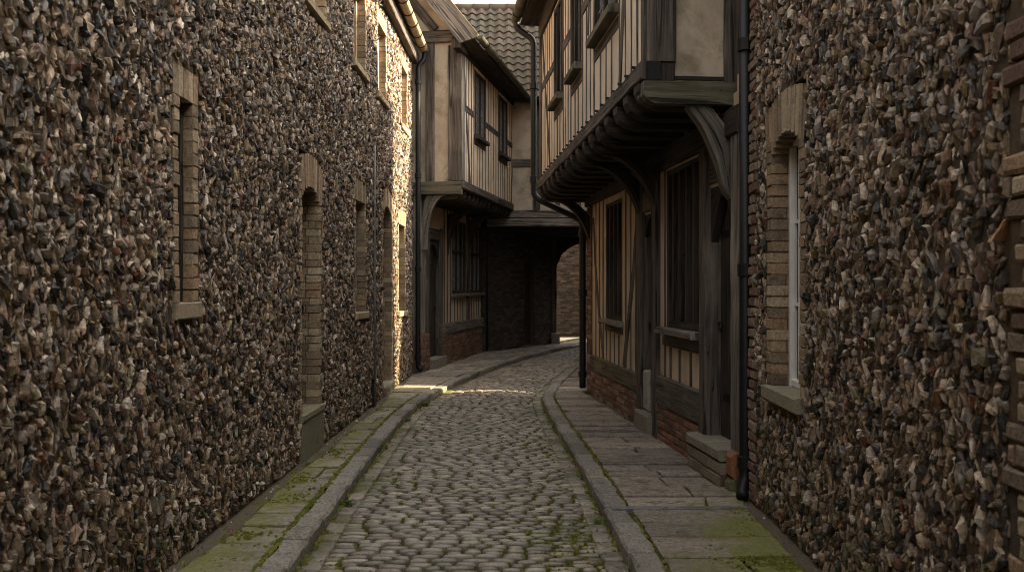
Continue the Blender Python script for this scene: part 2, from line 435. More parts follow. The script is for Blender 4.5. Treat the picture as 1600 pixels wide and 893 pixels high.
# ------------------------------------------------------------------ flint, brick
FCOL = np.array([(.062, .052, .044), (.03, .027, .026), (.15, .115, .085), (.29, .22, .155), (.47, .41, .34), (.19, .105, .06), (.2, .175, .155)])
FPR = np.array([.27, .24, .22, .11, .04, .03, .09])
def flint_field(mb, fr, u0, u1, z0, z1, holes, pitch=.08, mat=0, proud=1.):
    pu, pz = pitch*.72, pitch*1.3
    us = np.arange(u0, u1, pu); zs = np.arange(z0, z1, pz)
    U, Z = np.meshgrid(us, zs)
    U = U + (np.arange(len(zs)) % 2)[:, None]*pu*.5
    # courses wander and stones shift
    U = U + rng.normal(0, pu*.24, U.shape); Z = Z + rng.normal(0, pz*.2, Z.shape) + .03*np.sin(U*1.7+Z*3)
    U = U.ravel(); Z = Z.ravel()
    ok = (U > u0) & (U < u1) & (Z > z0) & (Z < z1)
    for h in holes: ok &= ~((U > h[0]-.015) & (U < h[1]+.015) & (Z > h[2]-.015) & (Z < h[3]+.015))
    ok &= rng.random(len(U)) > .03
    U, Z = U[ok], Z[ok]; n = len(U); K = 6
    size = rng.lognormal(0, .3, n)
    hw = np.clip(.021*size*rng.uniform(.5, 1.25, n), .008, .05)*pitch/.062
    hh = np.clip(.0435*size*rng.uniform(.6, 1.3, n), .014, .085)*pitch/.062
    pr = np.clip(rng.gamma(2.4, .0064, n), .004, .036)*proud
    rot = rng.normal(.1, .34, n)
    ang = (np.arange(K)[None, :]+rng.uniform(-.33, .33, (n, K)))*2*np.pi/K
    def ring(sc, jit, nn, dx, dy, sq=1.):
        r = 1+rng.uniform(-jit, jit, (n, K))
        x = np.cos(ang)*hw[:, None]*sc*r*sq; y = np.sin(ang)*hh[:, None]*sc*r
        X = x*np.cos(rot)[:, None]-y*np.sin(rot)[:, None]+dx[:, None]
        Y = x*np.sin(rot)[:, None]+y*np.cos(rot)[:, None]+dy[:, None]
        return X, Y, nn
    tx, ty = rng.normal(0, .5, n), rng.normal(-.03, .2, n)
    z0_ = np.zeros(n)
    R0 = ring(1., .12, np.full((n, K), -.008), z0_, z0_)
    a = ring(1.04, .2, None, z0_, z0_)
    R1 = (a[0], a[1], np.clip(pr[:, None]*rng.uniform(.35, .75, (n, K)), .003, 1))
    ox, oy = rng.normal(0, .16, n)*hw, rng.normal(0, .16, n)*hh
    b = ring(.72, .25, None, ox, oy, .62)
    R2 = (b[0], b[1], np.clip(pr[:, None]+b[0]*tx[:, None]+b[1]*ty[:, None]+rng.normal(0, .003, (n, K)), .006, .1))
    cx, cy = ox+rng.normal(0, .2, n)*hw, oy+rng.normal(0, .2, n)*hh
    cn = np.clip(pr*rng.uniform(.85, 1.2, n)+cx*tx+cy*ty, .006, .1)
    lx = np.concatenate([R0[0], R1[0], R2[0], cx[:, None]], 1)+U[:, None]
    lz = np.concatenate([R0[1], R1[1], R2[1], cy[:, None]], 1)+Z[:, None]
    ln = np.concatenate([R0[2], R1[2], R2[2], cn[:, None]], 1)
    W = np.stack([fr.O.x+fr.U.x*lx+fr.N.x*ln, fr.O.y+fr.U.y*lx+fr.N.y*ln, lz], -1).reshape(-1, 3)
    per = 3*K+1
    base = []
    fl = fr.U.x*fr.N.y-fr.U.y*fr.N.x
    for k in range(K):
        k2 = (k+1) % K
        for q in ((k, k2, K+k2, K+k), (K+k, K+k2, 2*K+k2, 2*K+k), (2*K+k, 2*K+k2, 3*K)):
            base.append(q if fl < 0 else q[::-1])
    ci = rng.choice(len(FCOL), n, p=FPR); core = FCOL[ci]*rng.uniform(.7, 1.35, (n, 1))
    core = core*rng.normal(1, .035, (n, 3))*np.array([.92, .865, .81])
    core = np.where(core < .1, core*.8, core*1.08)
    cortex = np.where(rng.random((n, 1)) < .6, FCOL[rng.choice([2, 3, 3, 4, 6], n)]*rng.uniform(.7, 1.25, (n, 1)), core*.8)
    faces = []; cols = []
    cortex = cortex*np.array([.95, .885, .82])
    cl, xl = core.tolist(), cortex.tolist()
    rv = rng.uniform(.75, 1.3, (n, len(base))).tolist()
    for i in range(n):
        o = i*per
        for bi, q in enumerate(base):
            faces.append([o+j for j in q])
            c = cl[i] if bi % 3 == 2 else xl[i]; f = rv[i][bi]
            cols.append((c[0]*f, c[1]*f, c[2]*f))
    mb.bulk(W, faces, cols, mat)

BUFF = [(.30, .22, .14), (.34, .26, .17), (.26, .19, .12), (.22, .165, .11), (.31, .21, .13), (.38, .3, .2)]
REDB = [(.18, .085, .056), (.21, .1, .064), (.14, .07, .05), (.11, .065, .05), (.22, .125, .08), (.16, .1, .077)]
MIXB = [(.17, .1, .07), (.21, .155, .11), (.15, .09, .068), (.18, .14, .105), (.24, .17, .12)]
def pick(pal, v=.18):
    c = rnd.choice(pal); k = rnd.uniform(1-v, 1+v); return (c[0]*k, c[1]*k, c[2]*k)

def brick_wall(mb, fr, u0, u1, z0, z1, n, depth, pal, bl=.225, bh=.073, j=.011, mb_m=1, b_m=0, drop=0.):
    fbox(mb, fr, u0+.004, u1-.004, z0, z1-.004, n-depth, n-.007, mb_m)
    z = z0; r = 0
    while z < z1-.02:
        h = min(bh, z1-z); u = u0 - (bl*.5 if r % 2 else 0)
        while u < u1:
            a, b = max(u, u0), min(u+bl, u1)
            if b-a > .03 and rnd.random() >= drop:
                chbox(mb, fr, a+j/2, b-j/2, z+j/2, z+h-j/2, n-.05, n+rnd.uniform(-.004, .005), b_m, pick(pal), .007, .004)
            u += bl
        z += h; r += 1

def wall_sheet(mb, fr, u0, u1, z0, z1, holes, mat=0, n=0., reveal=.3):
    us = sorted({u0, u1, *[h[0] for h in holes], *[h[1] for h in holes]}); zs = sorted({z0, z1, *[h[2] for h in holes], *[h[3] for h in holes]})
    us = [u for u in us if u0 <= u <= u1]; zs = [z for z in zs if z0 <= z <= z1]
    for a, b in zip(us[:-1], us[1:]):
        for c, d in zip(zs[:-1], zs[1:]):
            mu, mz = (a+b)/2, (c+d)/2
            if any(h[0] < mu < h[1] and h[2] < mz < h[3] for h in holes): continue
            mb.add([fr.P(a, c, n), fr.P(b, c, n), fr.P(b, d, n), fr.P(a, d, n)], [(0, 1, 2, 3)], mat)
    for h in holes:
        q = [(h[0], h[2]), (h[1], h[2]), (h[1], h[3]), (h[0], h[3])]
        for i in range(4):
            (a, b), (c, d) = q[i], q[(i+1) % 4]
            mb.add([fr.P(a, b, n), fr.P(c, d, n), fr.P(c, d, n-reveal), fr.P(a, b, n-reveal)], [(0, 1, 2, 3)], mat)

def window(parent, fr, u0, u1, z0, z1, n, fmat, mull=1, bars=3, fw=.05, fd=.06, sill=None, transom=None, barmat=None, bw=.008):
    """timber window: frame mesh with pane, glazing bars and sill as its own parts"""
    m = MB()
    fbeam(m, fr, u0, u0+fw, z0, z1, n-fd/2, n+fd/2, .006, .0015); fbeam(m, fr, u1-fw, u1, z0, z1, n-fd/2, n+fd/2, .006, .0015)
    fbeam(m, fr, u0+fw, u1-fw, z1-fw, z1, n-fd/2, n+fd/2-.003, .006, .001); fbeam(m, fr, u0+fw, u1-fw, z0, z0+fw, n-fd/2, n+fd/2-.003, .006, .001)
    for i in range(mull):
        u = u0+(u1-u0)*(i+1)/(mull+1); fbeam(m, fr, u-fw*.38, u+fw*.38, z0+fw, z1-fw, n-fd/2+.01, n+fd/2+.006, .006, .0015)
    if transom: fbeam(m, fr, u0+fw, u1-fw, transom-fw*.4, transom+fw*.4, n-fd/2, n+fd/2+.012, .006, .001)
    w = m.build('window', fmat, parent)
    p = MB(); g = n-.012
    p.add([fr.P(u0+.01, z0+.01, g), fr.P(u1-.01, z0+.01, g), fr.P(u1-.01, z1-.01, g), fr.P(u0+.01, z1-.01, g),
           fr.P(u0+.01, z0+.01, g-.008), fr.P(u1-.01, z0+.01, g-.008), fr.P(u1-.01, z1-.01, g-.008), fr.P(u0+.01, z1-.01, g-.008)], BOXF)
    p.build('pane', GLASS, w)
    if bars:
        b = MB()
        for i in range(1, bars+1):
            z = z0+(z1-z0)*i/(bars+1); fbox(b, fr, u0+fw, u1-fw, z-bw, z+bw, n-.011, n+.006)
        nv = max(1, int((u1-u0)/.2))
        for i in range(nv*2):
            u = u0+(u1-u0)*(i+.5)/(nv*2); fbox(b, fr, u-bw*.8, u+bw*.8, z0+fw, z1-fw, n-.0105, n+.008)
        b.build('glazing_bar', barmat or LEAD, w)
    if sill:
        s = MB(); so, sh, sn0, sn1, sm = sill
        beam(s, [fr.P(u0-so, z0-sh/2, (sn0+sn1)/2), fr.P(u1+so, z0-sh/2, (sn0+sn1)/2)], fr.N3, sn1-sn0, sh, .01, .002, c=(.27, .25, .2))
        s.build('sill', sm, w)
    return w

def plank_door(parent, fr, u0, u1, z0, z1, n, mat, planks=5, studs=True):
    m = MB(); w = (u1-u0)/planks
    for i in range(planks):
        fbeam(m, fr, u0+i*w+.002, u0+(i+1)*w-.002, z0, z1, n-.02+rnd.uniform(-.003, .003), n+.02, .006, .001)
    d = m.build('door', mat, parent)
    for z in (z0+.35, z1-.45):
        h = MB(); fbox(h, fr, u0+.02, u1-.1, z-.025, z+.025, n+.0225, n+.03); h.build('hinge', IRON, d)
    k = MB(); c = fr.P(u1-.08, z0+.95, n+.05)
    tube(k, [c+V((math.cos(a)*.04*fr.U.x, math.cos(a)*.04*fr.U.y, math.sin(a)*.04)) for a in [i*math.pi/5 for i in range(11)]], .008, 8)
    k.build('handle', IRON, d)
    return d

def arch_drop(u, u0, u1, rise):
    x = (2*(u-(u0+u1)/2)/(u1-u0)); return rise*min(1, x*x)

def brick_surround(parent, fr, u0, u1, z0, z1, w, lint, rise, pal, depth=.22, sill_z=None, name='brick_surround', mat=None):
    """buff brick jambs and a soldier arch lining an opening, bricks running back into the reveal"""
    m = MB(); bh = .076; j = .006
    for sgn, e in ((-1, u0), (1, u1)):
        a, b = (e-w, e) if sgn < 0 else (e, e+w)
        fbox(m, fr, a+.006, b-.006, z0, z1, -depth, .0, 1)
        z = z0; r = 0
        while z < z1-.01:
            h = min(bh, z1-z)
            ww = w*(1. if r % 2 else .86)
            aa, bb = (e-ww, e) if sgn < 0 else (e, e+ww)
            # brick in two along the reveal so joints show on the jamb
            cut = -.11+rnd.uniform(-.02, .02) if r % 2 else -.13
            chbox(m, fr, aa, bb, z+j/2, z+h-j/2, cut, .009, 0, pick(pal, .1), .005, .004)
            fbox(m, fr, aa+.002, bb-.002 if sgn < 0 else bb, z+j/2, z+h-j/2, -depth, cut-.008, 0, pick(pal))
            z += h; r += 1
    nb = max(3, int((u1-u0+2*w)/.07)); bw = (u1-u0+2*w)/nb
    for i in range(nb):
        a, b = u0-w+i*bw, u0-w+(i+1)*bw; um = (a+b)/2
        if u0 < um < u1: zb = z1-arch_drop(um, u0, u1, rise)
        else: zb = z1-rise
        tilt = (um-(u0+u1)/2)*.22*(1 if rise else .4)
        top = z1+lint-arch_drop(um, u0-w, u1+w, rise*.8)
        J = j/2
        v = []
        for n0 in (-depth, .006+rnd.uniform(-.003, .005)):
            v += [fr.P(a+J, zb, n0), fr.P(b-J, zb, n0), fr.P(b-J+tilt*.5, top, n0), fr.P(a+J+tilt*.5, top, n0)]
        m.add(v, BOXF, 0, pick(pal))
    fbox(m, fr, u0-w+.01, u1+w-.01, z1+.006, z1+lint-rise-.02, -depth, .0, 1)
    return m.build(name, [mat or SOFTB, MORTAR], parent)

# ================================================================== GROUND
def smooth(xs, ys):
    g = np.arange(-6, 34, .25); y = np.interp(g, xs, ys); k = np.hanning(9); k /= k.sum()
    y = np.convolve(np.pad(y, 4, 'edge'), k, 'valid'); return lambda d: float(np.interp(d, g, y))
XL = smooth([-6, 0, 5, 7.7, 9.6, 11.3, 12.84, 14.1, 15.2, 18.5, 21.1, 23.6, 26, 34], [-1.25, -1.26, -1.28, -1.33, -1.345, -1.35, -1.26, -1.09, -.94, -.26, .45, 1.35, 2.4, 6.2])
XR = smooth([-6, 5, 7.25, 9.1, 10.77, 13.2, 15.66, 18.2, 21, 24, 27, 34], [.75, .716, .647, .579, .49, .42, .77, 1.25, 2.0, 2.95, 4.1, 7.5])
RZ = -.08
g = MB(); g.add([(-400, -300, -.3), (400, -300, -.3), (400, 600, -.3), (-400, 600, -.3)], [(0, 1, 2, 3)])
tag(g.build('ground', GROUND), 'earth beneath the lane', None, kind='structure')

def lump_setts(mb, C, A, hw, hd, cols, zc, K=10):
    """rounded stones: centres C, row direction A, half width / depth arrays"""
    n = len(C); ang = np.arange(K)*2*np.pi/K+np.pi/K
    ca, sa = np.cos(ang), np.sin(ang)
    sx = np.sign(ca)*np.abs(ca)**.3; sy = np.sign(sa)*np.abs(sa)**.36
    B = np.stack([-A[:, 1], A[:, 0]], 1)
    rings = []
    tilt = rng.normal(0, .022, (n, 2))
    j1 = 1+rng.uniform(-.055, .055, (n, K))
    for sc, dz in ((1., -.055), (1., -.012), (.94, -.002), (.6, .002)):
        x = hw[:, None]*sx*sc*j1; y = hd[:, None]*sy*sc*j1
        z = zc[:, None]+dz+x*tilt[:, :1]+y*tilt[:, 1:]
        rings.append(np.stack([C[:, 0:1]+A[:, 0:1]*x+B[:, 0:1]*y, C[:, 1:2]+A[:, 1:2]*x+B[:, 1:2]*y, z], -1))
    ctr = np.stack([C[:, 0], C[:, 1], zc+.007], -1)[:, None, :]
    W = np.concatenate(rings+[ctr], 1).reshape(-1, 3); per = 4*K+1
    base = []
    for k in range(K):
        k2 = (k+1) % K
        base += [(k, k2, K+k2, K+k), (K+k, K+k2, 2*K+k2, 2*K+k), (2*K+k, 2*K+k2, 3*K+k2, 3*K+k), (3*K+k, 3*K+k2, 4*K)]
    faces = [[i*per+q for q in f] for i in range(n) for f in base]
    cc = [tuple(c) for c in cols.tolist() for _ in base]
    mb.bulk(W, faces, cc, 0)

def camber(t): return RZ-.012+.035*(1-(2*t-1)**2)
road = MB()
ds = np.arange(-5, 33, .5)
for a, b in zip(ds[:-1], ds[1:]):
    nx = 8
    for i in range(nx):
        t0, t1 = i/nx, (i+1)/nx
        q = []
        for d, t in ((a, t0), (a, t1), (b, t1), (b, t0)):
            q.append((XL(d)-.02+(XR(d)-XL(d)+.04)*t, d, camber(t)-.023))
        road.add(q, [(0, 1, 2, 3)], 1)
C, A, HW, HD, CC, ZC = [], [], [], [], [], []
SC = [(.25, .215, .165), (.29, .25, .195), (.2, .173, .135), (.33, .285, .22), (.24, .2, .165), (.17, .148, .118)]
d = 2.2
while d < 29:
    rowh = rnd.uniform(.068, .086)
    cx = (XL(d)+XR(d))/2; tx = ((XL(d+.5)+XR(d+.5))-(XL(d-.5)+XR(d-.5)))/2
    T = V((tx, 1)).normalized(); Nn = V((T.y, -T.x))
    half = (XR(d)-XL(d))/2*T.y+.01
    gut = .15
    # channel stones laid lengthwise are added below; the rows fill between
    x = -half+gut+rnd.uniform(-.02, .0)
    while x < half-gut-.03:
        w = min(rnd.uniform(.1, .2), half-gut-x+.02)
        c = V((cx, d))+Nn*(x+w/2)+T*rnd.gauss(0, .003)
        t = (x+w/2+half)/(2*half)
        C.append(tuple(c)); aa = rnd.gauss(0, .02); A.append((Nn.x*math.cos(aa)-Nn.y*math.sin(aa), Nn.x*math.sin(aa)+Nn.y*math.cos(aa)))
        HW.append(w/2-rnd.uniform(.006, .012)); HD.append(rowh/2-rnd.uniform(.010, .016)); CC.append(pick(SC, .2)); ZC.append(camber(t)+rnd.gauss(0, .0022)+.012*math.sin(c.x*3+c.y*1.1)*math.sin(c.y*.9))
        x += w
    d += rowh
for X, sgn in ((XL, 1), (XR, -1)):
    d = 2.2
    while d < 29:
        l = rnd.uniform(.17, .3); m = d+l/2
        T = V((X(m+.3)-X(m-.3), .6)).normalized(); Nn = V((T.y, -T.x))
        c = V((X(m), m))+Nn*sgn*.078
        C.append(tuple(c)); A.append(tuple(T)); HW.append(l/2-.006); HD.append(.068); CC.append(pick(SC, .2)); ZC.append(RZ-.006+rnd.gauss(0, .004))
        d += l*T.y
lump_setts(road, np.array(C), np.array(A), np.array(HW), np.array(HD), np.array(CC), np.array(ZC))
tag(road.build('road', [SETT, JOINT], smooth=True), 'cobbled lane of worn setts with mossy joints', None, kind='structure')

def poly_slab(mb, q, zt, zb, c, bev=.006, jit=.006, mat=0, sub=4):
    """stone slab with slightly ragged edges; q = 4 corners counter-clockwise"""
    pts = []
    for i in range(4):
        a, b = V(q[i]), V(q[(i+1) % 4])
        for k in range(sub):
            p = a.lerp(b, k/sub)
            if k: p = p+V((rnd.uniform(-jit, jit), rnd.uniform(-jit, jit)))
            pts.append(p)
    ctr = sum(pts, V((0, 0)))/len(pts); n = len(pts)
    tx, ty = rnd.gauss(0, .006), rnd.gauss(0, .006)
    Z = lambda p, z: z+(p.x-ctr.x)*tx+(p.y-ctr.y)*ty
    ins = [p+(ctr-p).normalized()*bev*1.5 for p in pts]
    v = [(p.x, p.y, zb) for p in pts]+[(p.x, p.y, Z(p, zt-bev)) for p in pts]+[(p.x, p.y, Z(p, zt)) for p in ins]
    f = [(i, (i+1) % n, n+(i+1) % n, n+i) for i in range(n)]+[(n+i, n+(i+1) % n, 2*n+(i+1) % n, 2*n+i) for i in range(n)]+[tuple(range(2*n, 3*n))]
    mb.add(v, f, mat, c)

# wall base lines that bound the pavements
FL = Fr((-2.03, 0), (.012, 1))                       # long flint wall
FRW = Fr((1.66, 0), (.02, 1), -1)                    # flint wall opposite
L0 = V((-1.72, 16.6)); LU = V((.1895, .9819))
LT = Fr(L0, LU)                                      # jettied house on the bend
LTU = Fr(V((-.944, 16.45)), LU)                      # its upper storey face
R0 = V((1.80, 7.1)); RU = V((-.095, .9955))
RT = Fr(R0, RU, -1)                                  # jettied house opposite
RTU = Fr(V((1.08, 7.2)), RU, -1, -.026)
WLx = lambda d: float(np.interp(d, [-6, 16.6, 21.66, 24.9, 33], [-2.10, -1.80, -.745, 1.15, 4.5]))
WRx = lambda d: float(np.interp(d, [-6, 6.9, 7.1, 13.7, 14.2, 20.5, 25, 33], [1.54, 1.80, 1.80, 1.10, 1.7, 2.9, 3.9, 8.5]))

KW = .165
KC = [(.21, .188, .155), (.24, .215, .18), (.18, .16, .135), (.255, .23, .195)]
for X, sgn in ((XL, -1), (XR, 1)):
    kb = MB(); d = -4.
    while d < 28:
        l = rnd.uniform(.42, .75); e = d+l
        dx = rnd.uniform(-.006, .006)
        a0, a1 = X(d)+dx, X(e)+dx
        q = [(a0, d+.006), (a0+sgn*KW, d+.006), (a1+sgn*KW, e-.006), (a1, e-.006)]
        if sgn < 0: q = q[::-1]
        poly_slab(kb, q, .002+rnd.uniform(-.011, .011), -.16, pick(KC, .18), .022, .009, 0, 6)
        d = e
    tag(kb.build('kerb', KERB), 'worn granite kerb stones', None, kind='structure')

# left pavement: broad flags with a gritty strip along the wall
PC = [(.26, .22, .175), (.3, .255, .2), (.22, .19, .155), (.28, .24, .2), (.25, .21, .165)]
pv = MB(); d = -4.
bed = lambda mb, f0, f1, d0, d1, z, m: [mb.add([(f0(a), a, z), (f1(a), a, z), (f1(a+.5), a+.5, z), (f0(a+.5), a+.5, z)], [(0, 1, 2, 3)], m) for a in np.arange(d0, d1, .5)]
bed(pv, lambda d: WLx(d)-.4, lambda d: XL(d)-.03, -5, 30, -.03, 1); bed(pv, lambda d: WLx(d)-.1, lambda d: WLx(d)+.13, -5, 24, -.012, 2)
while d < 27:
    l = rnd.choice([.3, .36, .42, .5, .4]); e = d+l
    w0 = lambda y: WLx(y)+(.1 if y < 13 else .04)+.03*math.sin(y*2.3)
    k0 = lambda y: XL(y)-KW-.018
    sk = rnd.uniform(-.02, .02)
    split = None
    if k0(d)-w0(d) > .75 or rnd.random() < .2: split = rnd.uniform(.35, .65)
    cuts = [0, 1] if split is None else [0, split, 1]
    for c0, c1 in zip(cuts[:-1], cuts[1:]):
        L = lambda y, t: w0(y)+(k0(y)-w0(y))*t
        q = [(L(d, c0)+.008, d+.013+sk), (L(d, c1)-.008, d+.013), (L(e, c1)-.008, e-.013), (L(e, c0)+.008, e-.013+sk)]
        poly_slab(pv, q, rnd.uniform(-.009, .009), -.06, pick(PC, .22), .006, .008)
    d = e
tag(pv.build('pavement', [SLABA, JOINT, GRIT]), 'mossy flagstone pavement beside the long flint wall', None, kind='structure')

# right pavement: smaller random courses, one course of purple clay paviors
pv = MB(); d = -4.
bed(pv, lambda d: XR(d)+.03, lambda d: WRx(d)+.45, -5, 30, -.03, 1); bed(pv, lambda d: WRx(d)-.12, lambda d: WRx(d)+.2, -5, 13.5, -.012, 2)
PC2 = [(.225, .188, .15), (.265, .22, .175), (.195, .165, .133), (.215, .185, .155), (.275, .228, .18)]
while d < 27:
    l = rnd.choice([.26, .3, .34, .38, .24]) if d > 6.6 else rnd.choice([.34, .38, .44, .4])
    if d < 6.42 < d+l: l = 6.42-d
    if d < 9.78 < d+l: l = 9.78-d
    pav = abs(d-9.78) < 1e-6
    if pav: l = .24
    chn = abs(d-6.42) < 1e-6
    if chn: l = .07
    e = d+l
    k0 = lambda y: XR(y)+KW+.018
    w0 = lambda y: WRx(y)-(.1 if y < 6.6 else .03)
    W = w0(d)-k0(d)
    L = lambda y, t: k0(y)+(w0(y)-k0(y))*t
    if chn: d = e; continue
    if pav:
        nb = 8
        for r in range(3):
            for i in range(nb):
                t0, t1 = i/nb, (i+1)/nb; y0, y1 = d+r*.08, d+(r+1)*.08
                poly_slab(pv, [(L(y0, t0)+.003, y0+.003), (L(y0, t1)-.003, y0+.003), (L(y1, t1)-.003, y1-.003), (L(y1, t0)+.003, y1-.003)], rnd.uniform(-.003, .003), -.05, pick([(.13, .085, .08), (.11, .08, .078), (.15, .1, .09)]), .004, .001, 0, 2)
        d = e; continue
    cuts = [0]; 
    while cuts[-1] < 1:
        nx = cuts[-1]+rnd.uniform(.38, .75)/max(W, .3)
        if nx > 1-.25/max(W, .3): nx = 1
        cuts.append(nx)
    sk = rnd.uniform(-.03, .03)
    for c0, c1 in zip(cuts[:-1], cuts[1:]):
        q = [(L(d, c0)+.009, d+.012+sk*c0), (L(d, c1)-.009, d+.012+sk*c1), (L(e, c1)-.009, e-.012), (L(e, c0)+.009, e-.012)]
        poly_slab(pv, q, rnd.uniform(-.009, .009), -.06, pick(PC2, .24), .006, .009)
    d = e
tag(pv.build('pavement', [SLABB, JOINT, GRIT]), 'brown flagstone pavement beside the jettied house', None, kind='structure')

# lead rainwater channel across the pavement
ch = MB(); a, b = V((.72, 6.45)), V((1.70, 6.47)); n = 14
prof = [(-.036, 0.006), (-.03, .009), (-.018, .006), (0, -.004), (.018, .006), (.03, .009), (.036, .006), (.036, -.02), (-.036, -.02)]
vv = []
for i in range(n+1):
    p = a.lerp(b, i/n); k = rnd.uniform(-.003, .003)
    for y, z in prof: vv.append((p.x, p.y+y+k, z+.001))
m = len(prof); ff = [(i*m+k, (i+1)*m+k, (i+1)*m+(k+1) % m, i*m+(k+1) % m) for i in range(n) for k in range(m)]
ff += [tuple(range(m)), tuple(n*m+k for k in range(m-1, -1, -1))]
ch.add(vv, ff)
tag(ch.build('drain_channel', LEAD, origin=(.72, 6.45, 0)), 'grey lead drain channel running across the pavement to the kerb', 'drain')

# ================================================================== LONG FLINT HOUSE (left)
h1 = thing('flint_house', (-2.03, 0, 0), 'long knapped flint house with buff brick openings and a buff gutter', 'house')
OP = [  # kind, u0, u1, z0, z1, surround, lintel, rise
    ('slit', 5.27, 5.50, 1.50, 2.72, .09, .18, 0), ('door', 8.22, 8.92, .42, 2.55, .1, .3, .12), ('win', 10.86, 11.5, 1.27, 2.65, .1, .26, 0),
    ('door', 12.98, 13.86, .14, 2.79, .1, .26, .16), ('win', 14.6, 15.4, 1.18, 2.62, .1, .24, 0),
    ('up', 8.32, 9.15, 4.3, 5.3, .1, .2, 0), ('up', 10.73, 11.5, 4.3, 5.3, .1, .2, 0), ('up', 12.5, 13.25, 4.3, 5.3, .1, .2, 0), ('up', 14.95, 15.65, 4.3, 5.3, .1, .2, 0)]
holes = []
for k, a, b, c, d_, w, li, ri in OP:
    holes.append((a-w, b+w, (c-.1 if k in ('win', 'up', 'slit') else -.1), d_+li))
WT = 5.64; END = 16.32
m = MB()
wall_sheet(m, FL, -16, END, -.15, WT, holes, 0, 0, .3)
FLend = [FL.P(END, -.15, 0), FL.P(END, -.15, -6), FL.P(END, 8.4, -3), FL.P(END, WT, 0)]
m.add([FL.P(END, -.15, 0), FL.P(END, -.15, -6), FL.P(END, WT, -6), FL.P(END, 9, -3), FL.P(END, WT, 0)], [(0, 1, 2, 3, 4)], 0)
m.add([FL.P(-16, -.15, 0), FL.P(-16, -.15, -6), FL.P(-16, WT, -6), FL.P(-16, 9, -3), FL.P(-16, WT, 0)], [(4, 3, 2, 1, 0)], 0)
m.add([FL.P(-16, -.15, -6), FL.P(END, -.15, -6), FL.P(END, WT, -6), FL.P(-16, WT, -6)], [(0, 1, 2, 3)], 0)
flint_field(m, FL, 1.6, END-.02, 0.02, WT-.02, holes, .043, 1)
flint_field(m, FL, -2, 1.6, 0.02, WT-.02, [], .12, 1)
m.build('wall', [MORTAR, FLINT], h1)
for k, a, b, c, d_, w, li, ri in OP:
    brick_surround(h1, FL, a, b, c, d_, w, li, ri, BUFF)
    if k == 'door':
        plank_door(h1, FL, a-.005, b+.005, c, d_+.01, -.2, OAKD, 4)
        s = MB(); fbox(s, FL, a-w*.9, b+w*.9, -.1, c, -.28, .03, 0, (.2, .18, .12))
        chbox(s, FL, a-w*.9-.01, b+w*.9+.01, c-.06, c+.002, -.2, .045, 0, (.24, .21, .14), .01, .004)
        s.build('doorstep', STONE, h1)
    elif k == 'slit':
        s = MB(); fbeam(s, FL, b-.03, b-.002, c+.005, d_-.005, -.15, -.05); fbeam(s, FL, a+.002, a+.03, c+.005, d_-.005, -.15, -.05); fbeam(s, FL, a+.03, b-.03, d_-.04, d_-.008, -.15, -.05); s.build('reveal_shade_boards', OAKD, h1)  # dark boards added to stand for the shaded inner reveal
        s = MB()
        brick_wall(s, FL, a-.01, b+.01, c, d_+.02, -.15, .08, BUFF, .2, .075)
        s.build('blocked_opening', [SOFTB, MORTAR], h1)
        s = MB(); chbox(s, FL, a-w, b+w, c-.1, c+.004, -.2, .03, 0, (.3, .24, .16), .012, .005); s.build('sill', STONE, h1)
    else:
        fm = PAINTB if k == 'up' else OAKG
        if k == 'up' and a < 9: fm = PAINTW
        wd = window(h1, FL, a, b, c, d_+.005, -.13, fm, 1, 3, .055, .07, None, None, PAINTW if fm is PAINTW else None)
        s = MB(); chbox(s, FL, a-w-.02, b+w+.02, c-.085, c+.003, -.16, .05, 0, (.34, .27, .17), .012, .005); s.build('sill', STONE, wd)
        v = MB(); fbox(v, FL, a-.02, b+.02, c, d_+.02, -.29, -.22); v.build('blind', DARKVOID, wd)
m = MB(); fbeam(m, FL, -16, END+.05, WT+.002, WT+.2, -.02, .13, .01, .002); m.build('fascia', OAK, h1)
gutter(h1, FL.P(-16, WT+.32, .22), FL.P(END+.08, WT+.28, .22), .085, GUTTERT, .62)
m = MB()   # roof: two slopes with thickness
for n0, z0_, n1, z1_ in ((.2, WT+.32, -3, 9.1), (-6.2, WT+.32, -3, 9.1)):
    q = []
    for dz in (0, .08):
        q += [FL.P(-16.2, z0_+dz, n0), FL.P(END+.1, z0_+dz, n0), FL.P(END+.1, z1_+dz, n1), FL.P(-16.2, z1_+dz, n1)]
    m.add(q, BOXF, 0, (.16, .1, .07))
m.build('roof', TILE, h1)
pz = [FL.P(END-.02, WT+.24, .24), FL.P(END-.02, WT+.07, .24), FL.P(END-.06, WT-.06, .13), FL.P(END-.06, .14, .13), FL.P(END-.08, .06, .2)]
downpipe(h1, pz, .047, [FL.P(END-.06, z, .13) for z in (.3, 1.9, 3.6, 5.3)])
m = MB(); tube(m, [FL.P(12.1, z, .03) for z in (.25, 1.5, 2.6, 3.5)], .014, 8); m.build('conduit', LEAD, h1, smooth=True)
m = MB(); fbox(m, FL, 11.9, 12.06, .0, .3, .0, .06); tube(m, [FL.P(11.98, .3, .03), FL.P(11.98, .36, .03)], .02, 8); m.build('conduit_box', IRON, h1)

